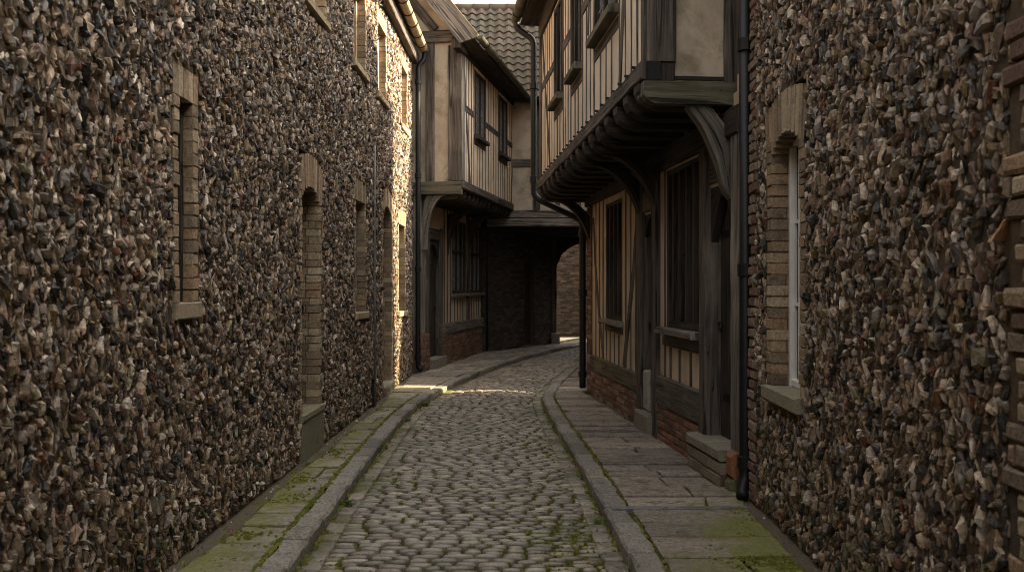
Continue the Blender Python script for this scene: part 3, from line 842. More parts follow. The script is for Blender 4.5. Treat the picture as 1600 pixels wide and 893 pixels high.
# ================================================================== FLINT HOUSE opposite (right)
h2 = thing('flint_house', FRW.P(6.6, 0), 'dark flint house with one tall white window behind a black downpipe', 'house')
WT2 = 5.85; E2 = 6.72
op2 = ('win', 5.50, 6.14, .92, 2.6, .12, .27, .1)
_, a, b, c, d_, w, li, ri = op2
ho = [(a-w, b+w, c-.12, d_+li)]
m = MB()
wall_sheet(m, FRW, -16, E2, -.15, WT2, ho, 0, 0, .3)
for U_ in (-16, E2):
    m.add([FRW.P(U_, -.15, 0), FRW.P(U_, -.15, -6), FRW.P(U_, WT2, -6), FRW.P(U_, 10, -3), FRW.P(U_, WT2, 0)], [(0, 1, 2, 3, 4)], 0)
m.add([FRW.P(-16, -.15, -6), FRW.P(E2, -.15, -6), FRW.P(E2, WT2, -6), FRW.P(-16, WT2, -6)], [(0, 1, 2, 3)], 0)
flint_field(m, FRW, 3.1, 6.54, .02, WT2-.02, ho+[(2.9, 3.06, 0, 9)], .046, 1)
flint_field(m, FRW, 1.2, 2.6, .02, WT2-.02, [], .1, 1)
m.build('wall', [MORTAR, FLINT], h2)
def quoin(parent, fr, u0, u1, z1, pal, toothA, toothB, mat):
    m = MB(); z = 0; r = 0
    fbox(m, fr, u0+.02, u1-.02, -.1, z1, -.2, .006, 1)
    while z < z1:
        A0 = u0+(toothA if (r//3) % 2 else 0)+rnd.uniform(-.012, .012); B0 = u1-(toothB if (r//3) % 2 else 0)+rnd.uniform(-.012, .012)
        u = A0+(-.11 if r % 2 else 0)
        while u < B0:
            x0, x1 = max(u, A0), min(u+.22, B0)
            if x1-x0 > .03: chbox(m, fr, x0+.005, x1-.005, z+.005, z+.07, -.05, .024+rnd.uniform(-.004, .006), 0, pick(pal), .01, .006)
            u += .22
        z += .076; r += 1
    return m.build('brick_quoin', [mat, MORTAR], parent)
quoin(h2, FRW, 6.47, 6.72, WT2, MIXB, .07, 0, BRICK)
quoin(h2, FRW, 2.5, 3.1, WT2, BUFF+MIXB, 0, .09, SOFTB)
brick_surround(h2, FRW, a, b, c, d_, w, li, ri, BUFF+MIXB[1:2])
wd = window(h2, FRW, a, b, c, d_-.01, -.14, PAINTW, 1, 2, .05, .06, None, None, PAINTW, .012)
s = MB(); chbox(s, FRW, a-.08, b+.08, c-.1, c+.003, -.17, .07, 0, (.24, .215, .15), .014, .008); s.build('sill', STONE, wd)
m = MB()
for n0, z0_, n1, z1_ in ((.3, WT2+.1, -3, 10.1), (-6.2, WT2+.1, -3, 10.1)):
    q = []
    for dz in (0, .08): q += [FRW.P(-16.2, z0_+dz, n0), FRW.P(E2+.1, z0_+dz, n0), FRW.P(E2+.1, z1_+dz, n1), FRW.P(-16.2, z1_+dz, n1)]
    m.add(q, BOXF, 0, (.16, .1, .07))
m.build('roof', TILE, h2)
PX = FRW.P(6.74, 0, .06)
PX = V((1.765, 6.78, 0))
PX.x += .0
pts = [PX+V((0, 0, z)) for z in (6., .3, .16)]+[PX+V((-.03, -.04, .07)), PX+V((-.045, -.09, .02))]
downpipe(h2, pts, .046, [PX+V((0, 0, z)) for z in (.27, 1.72, 3.42, 5.1)])

# ================================================================== JETTIED HOUSE ON THE BEND (left)
h3 = thing('timber_framed_house', (L0.x, L0.y, 0), 'timber framed cream house with gable end and jetty at the bend of the lane', 'house', None)
def T(name, parent, fr, u0, u1, z0, z1, n0, n1, mat=OAK, bev=.012, jit=.003):
    m = MB(); fbeam(m, fr, u0, u1, z0, z1, n0, n1, bev, jit); return m.build(name, mat, parent)
def PB(name, parent, path, s, ws, wt, mat=OAK, bev=.012, jit=.003, taper=None):
    m = MB(); beam(m, path, s, ws, wt, bev, jit, 0, .25, taper); return m.build(name, mat, parent)

LEN = 5.25
# ground floor
wl = [(.5, 1.56, .0, 2.62), (2.35, 3.6, 1.42, 3.0), (3.9, 5.1, 1.42, 3.0)]
m = MB(); wall_sheet(m, LT, .06, LEN, .0, 3.5, wl, 0, 0, .15); m.build('plaster_infill', PLASTERO, h3)
m = MB(); brick_wall(m, LT, 1.52, LEN, -.1, .62, .03, .2, REDB); brick_wall(m, LT, -.06, .5, -.1, .72, .06, .3, REDB)
brick_wall(m, Fr(LT.P(-.06, 0, .06).xy, (-LT.N.x, -LT.N.y), -1 if False else 1), 0, .5, -.1, .72, .0, .1, REDB)
m.build('brick_plinth', [BRICK, MORTAR], h3)
T('sill_beam', h3, LT, 1.52, LEN, .62, .84, -.08, .045, OAKG)
T('corner_post', h3, LT, -.04, .3, .72, 3.4, -.25, .04, OAKG)
T('door_post', h3, LT, .42, .6, .15, 2.75, -.1, .03); T('door_post', h3, LT, 1.42, 1.58, .15, 2.75, -.1, .03)
T('door_head', h3, LT, .602, 1.418, 2.5, 2.72, -.1, .02)
m = MB(); n = 9     # arched door head board
L_ = [(.6+.818*i/(n-1), 2.5) for i in range(n)]; R_ = [(.6+.818*i/(n-1), 2.12+.3*(1-abs(2*i/(n-1)-1)**1.8)) for i in range(n)]
strip_prism(m, L_, R_, LT.P(0, 0, -.05), LT.U3, V((0, 0, 1)), LT.N3, .06); m.build('door_arch', OAKD, h3)
plank_door(h3, LT, .6, 1.42, .2, 2.5, -.12, OAKD, 4)
s = MB(); chbox(s, LT, .5, 1.56, -.1, .2, -.2, .12, 0, (.2, .18, .15), .015, .005); s.build('doorstep', STONE, h3)
for u in (1.75, 2.0, 2.24): T('stud', h3, LT, u-.05, u+.05, .84, 3.3, -.05, .006)
T('post', h3, LT, 3.64, 3.86, .84, 3.4, -.06, .035); T('post', h3, LT, 5.1, 5.25, .0, 3.4, -.06, .035, OAKD)
for wu in (2.35, 3.9):
    for i in range(1, 5):
        u = wu+i*1.2/5; T('stud', h3, LT, u-.04, u+.04, .84, 1.34, -.05, .006)
for a, b in ((2.35, 3.6), (3.9, 5.1)):
    window(h3, LT, a, b, 1.44, 3.0, -.04, OAKD, 2, 4, .06, .08, (.06, .07, -.06, .09, OAKG), 2.33)
T('wall_plate', h3, LT, 0.3, LEN, 3.16, 3.38, -.08, .05, OAKD)
# jetty: joists, bressummer, brackets
JO = .78
k = 0; u = .12
while u < LEN+.2:
    m = MB()
    prof = [(-.3, 3.2), (JO-.12, 3.2), (JO-.05, 3.225), (JO-.02, 3.28), (JO-.02, 3.385), (-.3, 3.385)]
    prism(m, [(x, z) for x, z in prof], LT.P(u, 0, 0), LT.N3, V((0, 0, 1)), LT.U3, .13, along=1); m.build('joist', OAKD, h3)
    u += .36
m = MB(); wall_sheet(m, Fr(LT.P(0, 0, 0).xy, LU), 0, 0.01, 0, .01, [], 0)
m = MB(); q = [LT.P(-.0, 3.387, -.5), LT.P(LEN+.3, 3.387, -.5), LT.P(LEN+.3, 3.387, JO-.03), LT.P(-.0, 3.387, JO-.03)]
m.add(q+[p+V((0, 0, .03)) for p in q], BOXF); m.build('floor_boards', OAKD, h3)
T('bressummer', h3, LTU, -.02, LEN+.32, 3.4, 3.55, -.14, .04, OAK)
# end beam below the gable side, and curved bracket
GF = Fr(V((-.944, 16.45)), (-LT.N.x, -LT.N.y), 1)    # gable face: u runs back from the lane; n towards the viewer
if GF.N.dot(-LU) < 0: GF.N = -GF.N
T('end_beam', h3, GF, -.02, 2.5, 3.28, 3.52, -.1, .05, OAKM)
m = MB(); n = 12; L_ = []; R_ = []
for i in range(n):
    t = i/(n-1); a = math.pi/2*t
    L_.append((.30+.46*(1-math.sin(a))*1.0, 3.275-.75*(1-math.cos(a))))
    R_.append((.0+.0+.55+.25*(1-math.sin(a))*1.0, 3.275-1.0*(1-math.cos(a))))
# bracket from the corner post out to the beam end
L_ = [(.28+.38*math.sin(math.pi/2*i/(n-1))**.9, 3.275-1.0*(i/(n-1))**1.7) for i in range(n)]
R_ = [(.66+.13*(i/(n-1))**.6, 3.275-1.0*(i/(n-1))) for i in range(n)]
strip_prism(m, L_, R_, GF.P(0, 0, -.06), GF.U3, V((0, 0, 1)), GF.N3, .1); m.build('bracket', OAKG, h3)
for uu in (2.0, 3.75):
    m = MB(); n = 10
    L_ = [(-(.02)+.66*math.sin(math.pi/2*(1-i/(n-1))), 3.2-.9*(i/(n-1))**1.6) for i in range(n)]
    L_ = [(JO-.1-(JO-.1)*math.sin(math.pi/2*i/(n-1)), 3.19-.95*(1-math.cos(math.pi/2*i/(n-1)))) for i in range(n)]
    R_ = [(JO*.62-(JO*.62)*(i/(n-1))**.8, 3.19-.75*(i/(n-1))**2*0-.6*(i/(n-1))*.2) for i in range(n)]
    strip_prism(m, L_, R_, LT.P(uu, 0, 0.02), LT.N3, V((0, 0, 1)), LT.U3, .12); m.build('bracket', OAKD, h3)
# upper face
EZ = 6.02
wu = [(1.1, 2.02, 4.55, 5.8), (3.42, 4.32, 4.55, 5.8)]
m = MB(); wall_sheet(m, LTU, 0, LEN+.3, 3.5, EZ+.1, wu, 0, 0, .12); m.build('plaster_infill', PLASTER, h3)
T('corner_post', h3, LTU, -.02, .2, 3.55, EZ, -.24, .035, OAKG)
us = [.42, .62, .84, 1.04, 2.1, 2.36, 2.62, 2.88, 3.12, 3.36, 4.4, 4.64, 4.88, 5.12, 5.36]
for u in us: T('stud', h3, LTU, u-.029, u+.029, 3.55, EZ, -.06, .005+rnd.uniform(-.002, .003), OAK)
for a, b in ((1.1, 2.02), (3.42, 4.32)):
    for i in range(1, 4):
        u = a+(b-a)*i/4; T('stud', h3, LTU, u-.035, u+.035, 3.55, 4.36, -.06, .006)
    T('rail', h3, LTU, a-.02, b+.02, 4.36, 4.47, -.06, .008)
    window(h3, LTU, a, b, 4.55, 5.82, -.02, OAKD, 1, 4, .06, .08, (.05, .075, -.08, .1, OAKD))
for a, b in ((.2, 1.06), (2.06, 3.38), (4.36, LEN+.3)): T('rail', h3, LTU, a, b, 4.86, 5.0, -.06, .009)
PB('brace', h3, [LTU.P(.16, 5.95, -.012), LTU.P(.34, 5.2, -.012), LTU.P(.56, 4.3, -.012), LTU.P(.72, 3.56, -.012)], LTU.N3, .05, .1)
PB('brace', h3, [LTU.P(5.4, 5.95, -.012), LTU.P(5.2, 5.0, -.012), LTU.P(4.95, 4.1, -.012), LTU.P(4.85, 3.56, -.012)], LTU.N3, .05, .1)
T('wall_plate', h3, LTU, -.3, LEN+.3, EZ-.12, EZ+.08, -.1, .04, OAKD)
# gable side
m = MB(); m.add([GF.P(.0, 3.5, -.02), GF.P(4.9, 3.5, -.02), GF.P(4.9, 6.1, -.02), GF.P(2.45, 9.1, -.02), GF.P(0, 6.1, -.02)], [(0, 1, 2, 3, 4)])
m.build('gable_plaster', PLASTERB, h3)
T('corner_post', h3, GF, -.03, .16, 3.53, 6.1, -.1, .04, OAK)
T('stud', h3, GF, .5, .66, 3.53, 6.1, -.1, .025, OAK); T('stud', h3, GF, 1.1, 1.25, 3.53, 6.1, -.1, .025, OAK)
T('tie_beam', h3, GF, -.12, 4.95, 6.08, 6.3, -.12, .05, OAK)
sl = math.atan2(3.0, 2.45)
PB('rafter', h3, [GF.P(.05, 6.3, .015), GF.P(2.45, 9.2, .015)], GF.N3, .08, .2, OAKD)
PB('rafter', h3, [GF.P(.48, 6.32, .01), GF.P(2.45, 8.7, .01)], GF.N3, .06, .16, OAK)
m = MB(); VO = .42
rise = 1.25
def rp(n_out, dz=0.): return 6.1+.08+(-n_out)*rise+dz    # roof underside height by distance back from the lane face
# roof slabs
for e0, e1 in ((-.42, 2.45), (5.3, 2.45)):
    q = []
    for dz in (0, .07):
        for u_, e in ((-VO, e0), (LEN+.35, e0), (LEN+.35, e1), (-VO, e1)):
            z = 6.02+(e+.42)*rise if e <= 2.45 else 6.02+(2.45+.42-(e-2.45))*rise
            p = LTU.P(u_, z+dz, -e); q.append(p)
    m.add(q, BOXF, 0, (.17, .12, .085))
m.build('roof', TILE, h3)
m = MB()
O = LTU.P(-VO-.02, 0, 0)
bb = [(-.4, 6.04-.0), (2.45, 6.04+2.85*rise), (2.45, 6.04+2.85*rise-.42), (-.02, 6.04-.0-.02)]
bb = [(-.40, 6.055), (2.45, 6.055+2.85*rise), (2.45, 5.62+2.85*rise), (-.11, 5.99), (-.40, 5.99)]
n = 8; L_ = [(-.42+2.87*i/(n-1), 6.03+2.87*rise*i/(n-1)) for i in range(n)]; R_ = [(-.1+2.55*i/(n-1), 5.93+2.55*(6.03+2.87*rise-.45-5.93)/2.55*i/(n-1)) for i in range(n)]
L_[0] = (-.42, 6.02); 
strip_prism(m, L_, R_, O, -LT.N3, V((0, 0, 1)), LT.U3, .045); m.build('bargeboard', OAKG, h3)
T('purlin_end', h3, LTU, -VO, .1, 5.86, 6.02, -.06, .1, OAKD)
m = MB()   # rafter feet under the eaves
T('soffit', h3, LTU, -VO+.03, LEN+.3, EZ-.04, EZ-.015, .045, .36, OAKD)
gutter(h3, LTU.P(-VO+.02, 6.06, .44), LTU.P(LEN+.35, 6.0, .44), .07, IRONG, 1.1)
pz = [LTU.P(LEN+.26, 5.98, .42), LTU.P(LEN+.26, 5.85, .42), LTU.P(LEN+.26, 5.62, .1), LTU.P(LEN+.26, 3.3, .1), LTU.P(LEN+.2, 3.12, -.2), LTU.P(LEN+.1, 2.9, -.7), LTU.P(LEN+.1, .05, -.7)]
downpipe(h3, pz, .045, [LTU.P(LEN+.26, z, .1) for z in (5.2, 3.6)])
m = MB()   # plain rear and end walls closing the house
m.add([LTU.P(LEN+.3, 3.4, -.05), LTU.P(LEN+.3, 3.4, -4.9), LTU.P(LEN+.3, 6.1, -4.9), LTU.P(LEN+.3, 9., -2.45), LTU.P(LEN+.3, 6.1, -.05)], [(0, 1, 2, 3, 4)])
m.add([LTU.P(LEN+.3, 0, -JO-.4), LTU.P(LEN+.3, 0, -4.9), LTU.P(LEN+.3, 3.4, -4.9), LTU.P(LEN+.3, 3.4, -JO-.4)], [(0, 1, 2, 3)])
m.add([LTU.P(0, 0, -4.9), LTU.P(LEN+.3, 0, -4.9), LTU.P(LEN+.3, 6.1, -4.9), LTU.P(0, 6.1, -4.9)], [(0, 1, 2, 3)])
m.add([LTU.P(.1, 0, -JO-.02), LTU.P(.1, 0, -4.9), LTU.P(.1, 3.5, -4.9), LTU.P(.1, 3.5, -JO-.02)], [(0, 1, 2, 3)])
m.build('rear_wall', PLASTERB, h3)

# ================================================================== JETTIED HOUSE opposite (right)
h4 = thing('timber_framed_house', (R0.x, R0.y, 0), 'long close studded timber house with overhanging upper floor on curved joists', 'house', None)
RL = 6.64
# ground floor: near door .1-.85, window 1.0-2.3, door 2.55-3.15, window 4.1-5.4
oz = [(.1, .86, 0, 2.45), (.98, 2.16, 1.16, 2.78), (2.6, 3.12, 0, 2.4), (4.25, 5.3, 1.12, 2.72)]
m = MB(); wall_sheet(m, RT, 0, RL, 0, 3.15, oz, 0, 0, .15); m.build('plaster_infill', PLASTERO, h4)
m = MB(); brick_wall(m, RT, .88, 2.5, -.1, .36, .035, .2, REDB); brick_wall(m, RT, 3.2, RL, -.1, .36, .035, .2, REDB+MIXB)
m.build('brick_plinth', [BRICK, MORTAR], h4)
m = MB(); brick_wall(m, RT, 6.3, RL+.02, .36, 3., .03, .2, MIXB+REDB); m.build('brick_pier', [BRICK, MORTAR], h4)
T('sill_beam', h4, RT, .88, 2.48, .36, .66, -.08, .045, OAK, jit=.006); T('sill_beam', h4, RT, 3.2, 6.3, .36, .58, -.08, .04, OAKM, jit=.006)
T('corner_post', h4, RT, -.14, .1, .0, 3.0, -.2, .04, OAKG, jit=.005)
T('door_post', h4, RT, .72, .9, .28, 3.0, -.12, .05, OAK)
T('door_head', h4, RT, .1, .718, 2.48, 2.75, -.12, .02)
n = 11; L_ = [(.1+.62*i/(n-1), 2.49) for i in range(n)]; R_ = [(.1+.62*i/(n-1), 1.98+.42*(1-abs(2*i/(n-1)-1)**1.35)) for i in range(n)]
m = MB(); strip_prism(m, L_, R_, RT.P(0, 0, -.04), RT.U3, V((0, 0, 1)), RT.N3, .07); m.build('door_arch', OAKD, h4)
plank_door(h4, RT, .1, .72, .3, 2.5, -.11, OAKD, 4)
s = MB(); brick_wall(s, RT, .02, .92, -.1, .2, .15, .2, [(.2, .17, .13), (.17, .14, .1)], .3, .1)
chbox(s, RT, .02, .93, .205, .3, -.14, .17, 0, (.2, .18, .145), .015, .005)
s.build('doorstep', [STONE, MORTAR], h4)
m = MB(); chbox(m, RT, -.16, .01, .1, .3, -.1, .12, 0, (.24, .11, .055), .03, .008); chbox(m, RT, -.17, .01, -.1, .095, -.1, .13, 0, (.12, .12, .06), .03, .008)
m.build('corner_brick', BRICK, h4)
T('post', h4, RT, 2.4, 2.6, -.02, 3.0, -.1, .05, OAK); T('post', h4, RT, 3.085, 3.3, .0, 3.0, -.17, .05, OAK)
s = MB(); chbox(s, RT, 2.86, 3.08, .2, .66, -.07, .03, 0, (.3, .28, .25), .03, .008); s.build('post_base', STONE, h4)
# window A with wide mullions
window(h4, RT, .99, 2.15, 1.18, 2.8, -.05, OAKD, 4, 0, .07, .1, (.05, .065, -.08, .12, OAKG))
T('rail', h4, RT, .9, 2.3, .98, 1.1, -.06, .009)
for u in (1.3, 1.66, 2.0): T('stud', h4, RT, u-.045, u+.045, .66, .98, -.06, .006)
for u in (.98, 2.2): T('stud', h4, RT, u-.035, u+.035, .66, 3., -.06, .008)
window(h4, RT, 4.25, 5.3, 1.15, 2.74, -.05, OAKD, 3, 0, .07, .1, (.07, .065, -.08, .1, OAKG))
T('rail', h4, RT, 4.2, 5.35, .98, 1.07, -.06, .009)
for u in (4.45, 4.72, 5.0, 5.24): T('stud', h4, RT, u-.035, u+.035, .58, .98, -.06, .006)
for u in (3.52, 3.78, 4.05, 5.48, 5.75, 6.02): T('stud', h4, RT, u-.04, u+.04, .58, 3., -.06, .006)
PB('brace', h4, [RT.P(3.36, 2.5, -.012), RT.P(3.6, 1.8, -.012), RT.P(3.85, 1.2, -.012), RT.P(4.12, .6, -.012)], RT.N3, .06, .12, OAK)
PB('brace', h4, [RT.P(6.2, 2.6, -.012), RT.P(6.08, 2., -.012), RT.P(5.8, 1.3, -.012), RT.P(5.45, .6, -.012)], RT.N3, .05, .1, OAK)
plank_door(h4, RT, 2.6, 3.12, .2, 2.4, -.1, OAKD, 3)
n = 9; L_ = [(2.6+.52*i/(n-1), 2.42) for i in range(n)]; R_ = [(2.6+.52*i/(n-1), 2.1+.26*(1-abs(2*i/(n-1)-1)**1.6)) for i in range(n)]
m = MB(); strip_prism(m, L_, R_, RT.P(0, 0, -.04), RT.U3, V((0, 0, 1)), RT.N3, .07); m.build('door_arch', OAKD, h4)
T('door_head', h4, RT, 2.6, 3.12, 2.42, 2.66, -.12, .03)
s = MB(); chbox(s, RT, 2.56, 3.16, -.1, .2, -.18, .1, 0, (.2, .17, .14), .015, .006); s.build('doorstep', STONE, h4)
T('wall_plate', h4, RT, -.1, RL, 2.8, 3.02, -.1, .06, OAKD)
# jetty
OV = .72
u = .34; 
while u < RL+.1:
    zt = 3.255-.026*u
    prof = [(-.35, zt-.2), (OV-.16, zt-.2), (OV-.07, zt-.175), (OV-.0, zt-.13), (OV+.03, zt-.06), (OV+.03, zt), (-.35, zt)]
    m = MB(); prism(m, prof, RT.P(u, 0, 0), RT.N3, V((0, 0, 1)), RT.U3, .17+rnd.uniform(-.02, .02), along=1); m.build('joist', OAKD, h4)
    u += .42+rnd.uniform(-.02, .02)
m = MB(); q = [RTU.P(0, 3.262, -OV-.4), RTU.P(RL, 3.262, -OV-.4), RTU.P(RL, 3.262, -.03), RTU.P(0, 3.262, -.03)]
m.add(q+[p+V((0, 0, .03)) for p in q], BOXF); m.build('floor_boards', OAKD, h4)
T('bressummer', h4, RTU, .0, RL+.05, 3.262, 3.41, -.16, .05, OAK, jit=.005)
u = .2                                             # wooden pegs and sprockets along the bressummer top
while u < RL:
    m = MB(); beam(m, [RTU.P(u, 3.40, .03), RTU.P(u, 3.405, .075)], V((0, 0, 1)), .022, .022, .004, .001); u += .27
    m.build('peg', OAKD, h4)
# end face (facing the viewer) of the overhang
EF = Fr(V((1.08, 7.2)), (-RT.N.x, -RT.N.y), 1)
if EF.N.dot(-RU) < 0: EF.N = -EF.N
m = MB(); n = 7
prism(m, [(-.03, 3.24), (-.03, 3.13), (.0, 3.09), (.06, 3.06), (.8, 3.06), (.8, 3.24)], EF.P(0, 0, -.08), EF.U3, V((0, 0, 1)), EF.N3, .24, along=1)
m.build('end_beam', OAKM, h4)
T('corner_post', h4, EF, .0, .24, 3.4, 5.8, -.2, .03, OAK, .015, .005)
m = MB(); fbeam(m, EF, .0, .11, 3.245, 3.395, -.1, .045, .01, .002); m.build('beam_stop', IRON, h4)
T('packing_block', h4, EF, .12, .23, 3.245, 3.39, -.1, .02, OAKD)
m = MB(); fbox(m, EF, .22, .66, 3.242, 5.8, -.12, -.015); m.build('end_plaster', PLASTERB, h4)
T('end_post', h4, EF, .64, .84, 3.245, 5.8, -.12, .02, OAK)
# big curved bracket under the end beam
n = 14
L_ = [(.36+.395*math.sin(math.pi/2*t)**.9, 3.055-.80*(1-math.cos(math.pi/2*t)) ) for t in [i/(n-1) for i in range(n)]]
def curve(P, n):
    P = [V(p) for p in P]; L = [0]
    for a, b in zip(P[:-1], P[1:]): L.append(L[-1]+(b-a).length)
    ts = np.linspace(0, L[-1], 60); x = np.interp(ts, L, [p.x for p in P]); y = np.interp(ts, L, [p.y for p in P])
    k = np.ones(9)/9; x = np.convolve(np.pad(x, 4, 'reflect', reflect_type='odd'), k, 'valid'); y = np.convolve(np.pad(y, 4, 'reflect', reflect_type='odd'), k, 'valid')
    i = np.linspace(0, 59, n).astype(int); return [(float(x[j]), float(y[j])) for j in i]
L_ = curve([(.335, 3.058), (.475, 2.875), (.59, 2.615), (.655, 2.36), (.72, 2.30)], n)
R_ = curve([(.53, 3.058), (.68, 2.875), (.75, 2.67), (.757, 2.48), (.757, 2.30)], n)
m = MB(); strip_prism(m, L_, R_, EF.P(0, 0, -.07), EF.U3, V((0, 0, 1)), EF.N3, .12); m.build('bracket', OAKG, h4)
for uu in (2.5, 3.2, 6.45):
    zt = 3.05-.026*uu; m = MB(); n = 12
    L_ = [(OV-.1-(OV-.1)*math.sin(math.pi/2*t), zt-.95*(1-math.cos(math.pi/2*t))) for t in [i/(n-1) for i in range(n)]]
    R_ = [((OV*.55)*(1-t), zt-.3*t*t) for t in [i/(n-1) for i in range(n)]]
    strip_prism(m, L_, R_, RT.P(uu, 0, -.012), RT.N3, V((0, 0, 1)), RT.U3, .15); m.build('bracket', OAKD, h4)
# upper storey
EZ4 = 5.72
wu = [(1.08, 2.16, 4.22, 5.5), (3.02, 3.68, 4.22, 5.5), (4.44, 5.14, 4.22, 5.5)]
m = MB(); wall_sheet(m, RTU, 0, RL, 3.35, EZ4+.2, wu, 0, 0, .12); m.build('plaster_infill', PLASTERP, h4)
us = [.3, .52, .76, 1.0, 2.24, 2.46, 2.7, 2.94, 3.76, 3.98, 4.2, 4.37, 5.22, 5.44, 5.68, 5.92, 6.16, 6.4]
for u in us: T('stud', h4, RTU, u-.03, u+.03, 3.41, EZ4+.1, -.06, .005+rnd.uniform(-.002, .003), OAK)
T('post', h4, RTU, RL-.12, RL+.02, 3.41, EZ4+.1, -.1, .03); T('post', h4, RTU, -.0, .1, 3.41, EZ4+.1, -.1, .025)
for a, b in ((1.08, 2.16), (3.02, 3.68), (4.44, 5.14)):
    nn = 4 if b-a > 1 else 3
    for i in range(1, nn):
        u = a+(b-a)*i/nn; T('stud', h4, RTU, u-.035, u+.035, 3.41, 4.0, -.06, .006)
    T('rail', h4, RTU, a-.04, b+.04, 3.99, 4.12, -.06, .008)
    window(h4, RTU, a, b, 4.22, 5.5, -.02, OAKD, 1, 4, .06, .08, (.05, .08, -.08, .1, OAKM))
for a, b in ((2.2, 2.98), (3.72, 4.4), (5.18, RL-.12)): T('rail', h4, RTU, a, b, 4.72, 4.86, -.06, .01)
PB('brace', h4, [RTU.P(.5, 5.6, -.012), RTU.P(.66, 4.8, -.012), RTU.P(.84, 4.1, -.012), RTU.P(.98, 3.42, -.012)], RTU.N3, .05, .1)
PB('brace', h4, [RTU.P(6.45, 5.6, -.012), RTU.P(6.2, 4.9, -.012), RTU.P(5.9, 4.2, -.012), RTU.P(5.6, 3.42, -.012)], RTU.N3, .05, .1)
PB('brace', h4, [RTU.P(2.3, 5.6, -.012), RTU.P(2.45, 5.1, -.012), RTU.P(2.6, 4.4, -.012)], RTU.N3, .045, .08)
T('wall_plate', h4, RTU, 0, RL, 5.56, 5.84, -.1, .04, OAKD)
T('soffit', h4, RTU, -.1, RL+.28, 5.86, 5.89, -.04, .3, OAKD)
gutter(h4, RTU.P(-.2, 6.0, .36), RTU.P(RL+.3, 5.96, .36), .08, IRONG, .8)
m = MB()   # hipped roof; unseen hip and ridge shaped to trim the sun strip
A_, B_, e0, e1, r0, r1 = -.3, RL+.08, .3, -5.4, -2.5, 9.6
zz = 5.92
P_ = [RTU.P(A_, zz, e0), RTU.P(B_, zz, e0), RTU.P(B_, zz, e1), RTU.P(A_, zz, e1), RTU.P(A_, r1, r0), RTU.P(B_-4., r1, r0)]
m.add(P_+[p+V((0, 0, .08)) for p in P_], [(0, 1, 5, 4), (1, 2, 5), (2, 3, 4, 5), (3, 0, 4), (6, 10, 11, 7), (7, 11, 8), (8, 11, 10, 9), (9, 10, 6), (0, 6, 7, 1), (1, 7, 8, 2), (2, 8, 9, 3), (3, 9, 6, 0)], 0, (.16, .11, .08))
m.build('roof', TILE, h4)
m = MB()
for U_ in (RL, .1):
    m.add([RTU.P(U_, 3.3, -.02), RTU.P(U_, 3.3, -5.2), RTU.P(U_, 5.9, -5.2), RTU.P(U_, 5.9, -.02)], [(0, 1, 2, 3)])
    m.add([RT.P(U_, -.1, -.02), RT.P(U_, -.1, -4.5), RT.P(U_, 3.3, -4.5), RT.P(U_, 3.3, -.02)], [(0, 1, 2, 3)])
m.add([RTU.P(.12, 3.2, -.75), RTU.P(.12, 3.2, -5.2), RTU.P(.12, 9, -2.5)], [(0, 1, 2)])
fbox(m, RT, -.6, .08, -.1, 9.4, -3.2, -.14)  # added filler block, stops sun leaking between the two houses
m.add([RTU.P(0, -.1, -5.2), RTU.P(RL, -.1, -5.2), RTU.P(RL, 6, -5.2), RTU.P(0, 6, -5.2)], [(0, 1, 2, 3)])
m.build('rear_wall', PLASTERO, h4)
CP = RTU.P(RL+.12, 0, .0)
LP = RT.P(RL+.03, 0, .085)
q = lambda p, z: V((p.x, p.y, z))
pz = [q(RTU.P(RL+.22, 0, .36), 5.78), q(RTU.P(RL+.22, 0, .36), 5.62), q(RTU.P(RL+.12, 0, .1), 5.42), q(RTU.P(RL+.12, 0, .1), 3.02), q(RTU.P(RL+.1, 0, .02), 2.94), q(LP, 2.6), q(LP, .2), q(LP, .04)]
downpipe(h4, pz, .05, [q(RTU.P(RL+.12, 0, .1), z) for z in (4.7, 3.25)]+[q(LP, z) for z in (2.4, 1.5, .25)])

# ================================================================== HOUSE OVER THE PASSAGE
h5 = thing('gatehouse', (.6, 21.3, 0), 'cream house bridging the lane over a dark passage under a mossy pantile roof', 'house')
GT = Fr((-1.2, 21.35), (1, 0))
if GT.N.y > 0: GT.N = -GT.N
GW = 5.2
m = MB(); wall_sheet(m, GT, -1., GW, 3.35, 6.2, [], 0, 0); m.build('plaster_infill', PLASTERB, h5)
T('lintel_beam', h5, GT, .6, GW, 3.22, 3.4, -.2, .06, OAKG); T('lintel_beam', h5, GT, .6, GW, 3.02, 3.2, -.25, .09, OAKG)
T('rail', h5, GT, .4, GW, 4.42, 4.62, -.08, .03, OAK)
for u in (1.78, 2.75, 3.7): T('post', h5, GT, u-.09, u+.09, 3.4, 6.15, -.08, .025, OAK)
T('stud', h5, GT, 2.22, 2.34, 3.4, 6.15, -.08, .02, OAK)
# passage: ceiling, flint walls, end wall with arch
m = MB(); q = [V((-1.4, 21.4, 3.12)), V((4, 21.4, 3.12)), V((4, 25.2, 3.12)), V((-1.4, 25.2, 3.12))]
m.add(q+[p+V((0, 0, .06)) for p in q], BOXF); m.build('passage_ceiling', OAKD, h5)
u = 0
for d in (21.9, 22.6, 23.3, 24.0, 24.6):
    mm = MB(); beam(mm, [V((-1.2, d, 3.03)), V((4, d, 3.03))], V((0, 1, 0)), .18, .17, .012, .004); mm.build('passage_joist', OAKD, h5)
PW = Fr((-.70, 21.75), (1.12-(-.70), 24.9-21.75))
m = MB(); PLn = math.dist((-.70, 21.75), (1.12, 24.9))
wall_sheet(m, PW, -.2, PLn, -.1, 3.1, [(2.0, 2.55, 0, 2.2)], 0, 0); DARKB = [(.05, .038, .03), (.07, .053, .042), (.038, .031, .027), (.085, .06, .044)]  # brick colours darkened so the passage reads as shaded
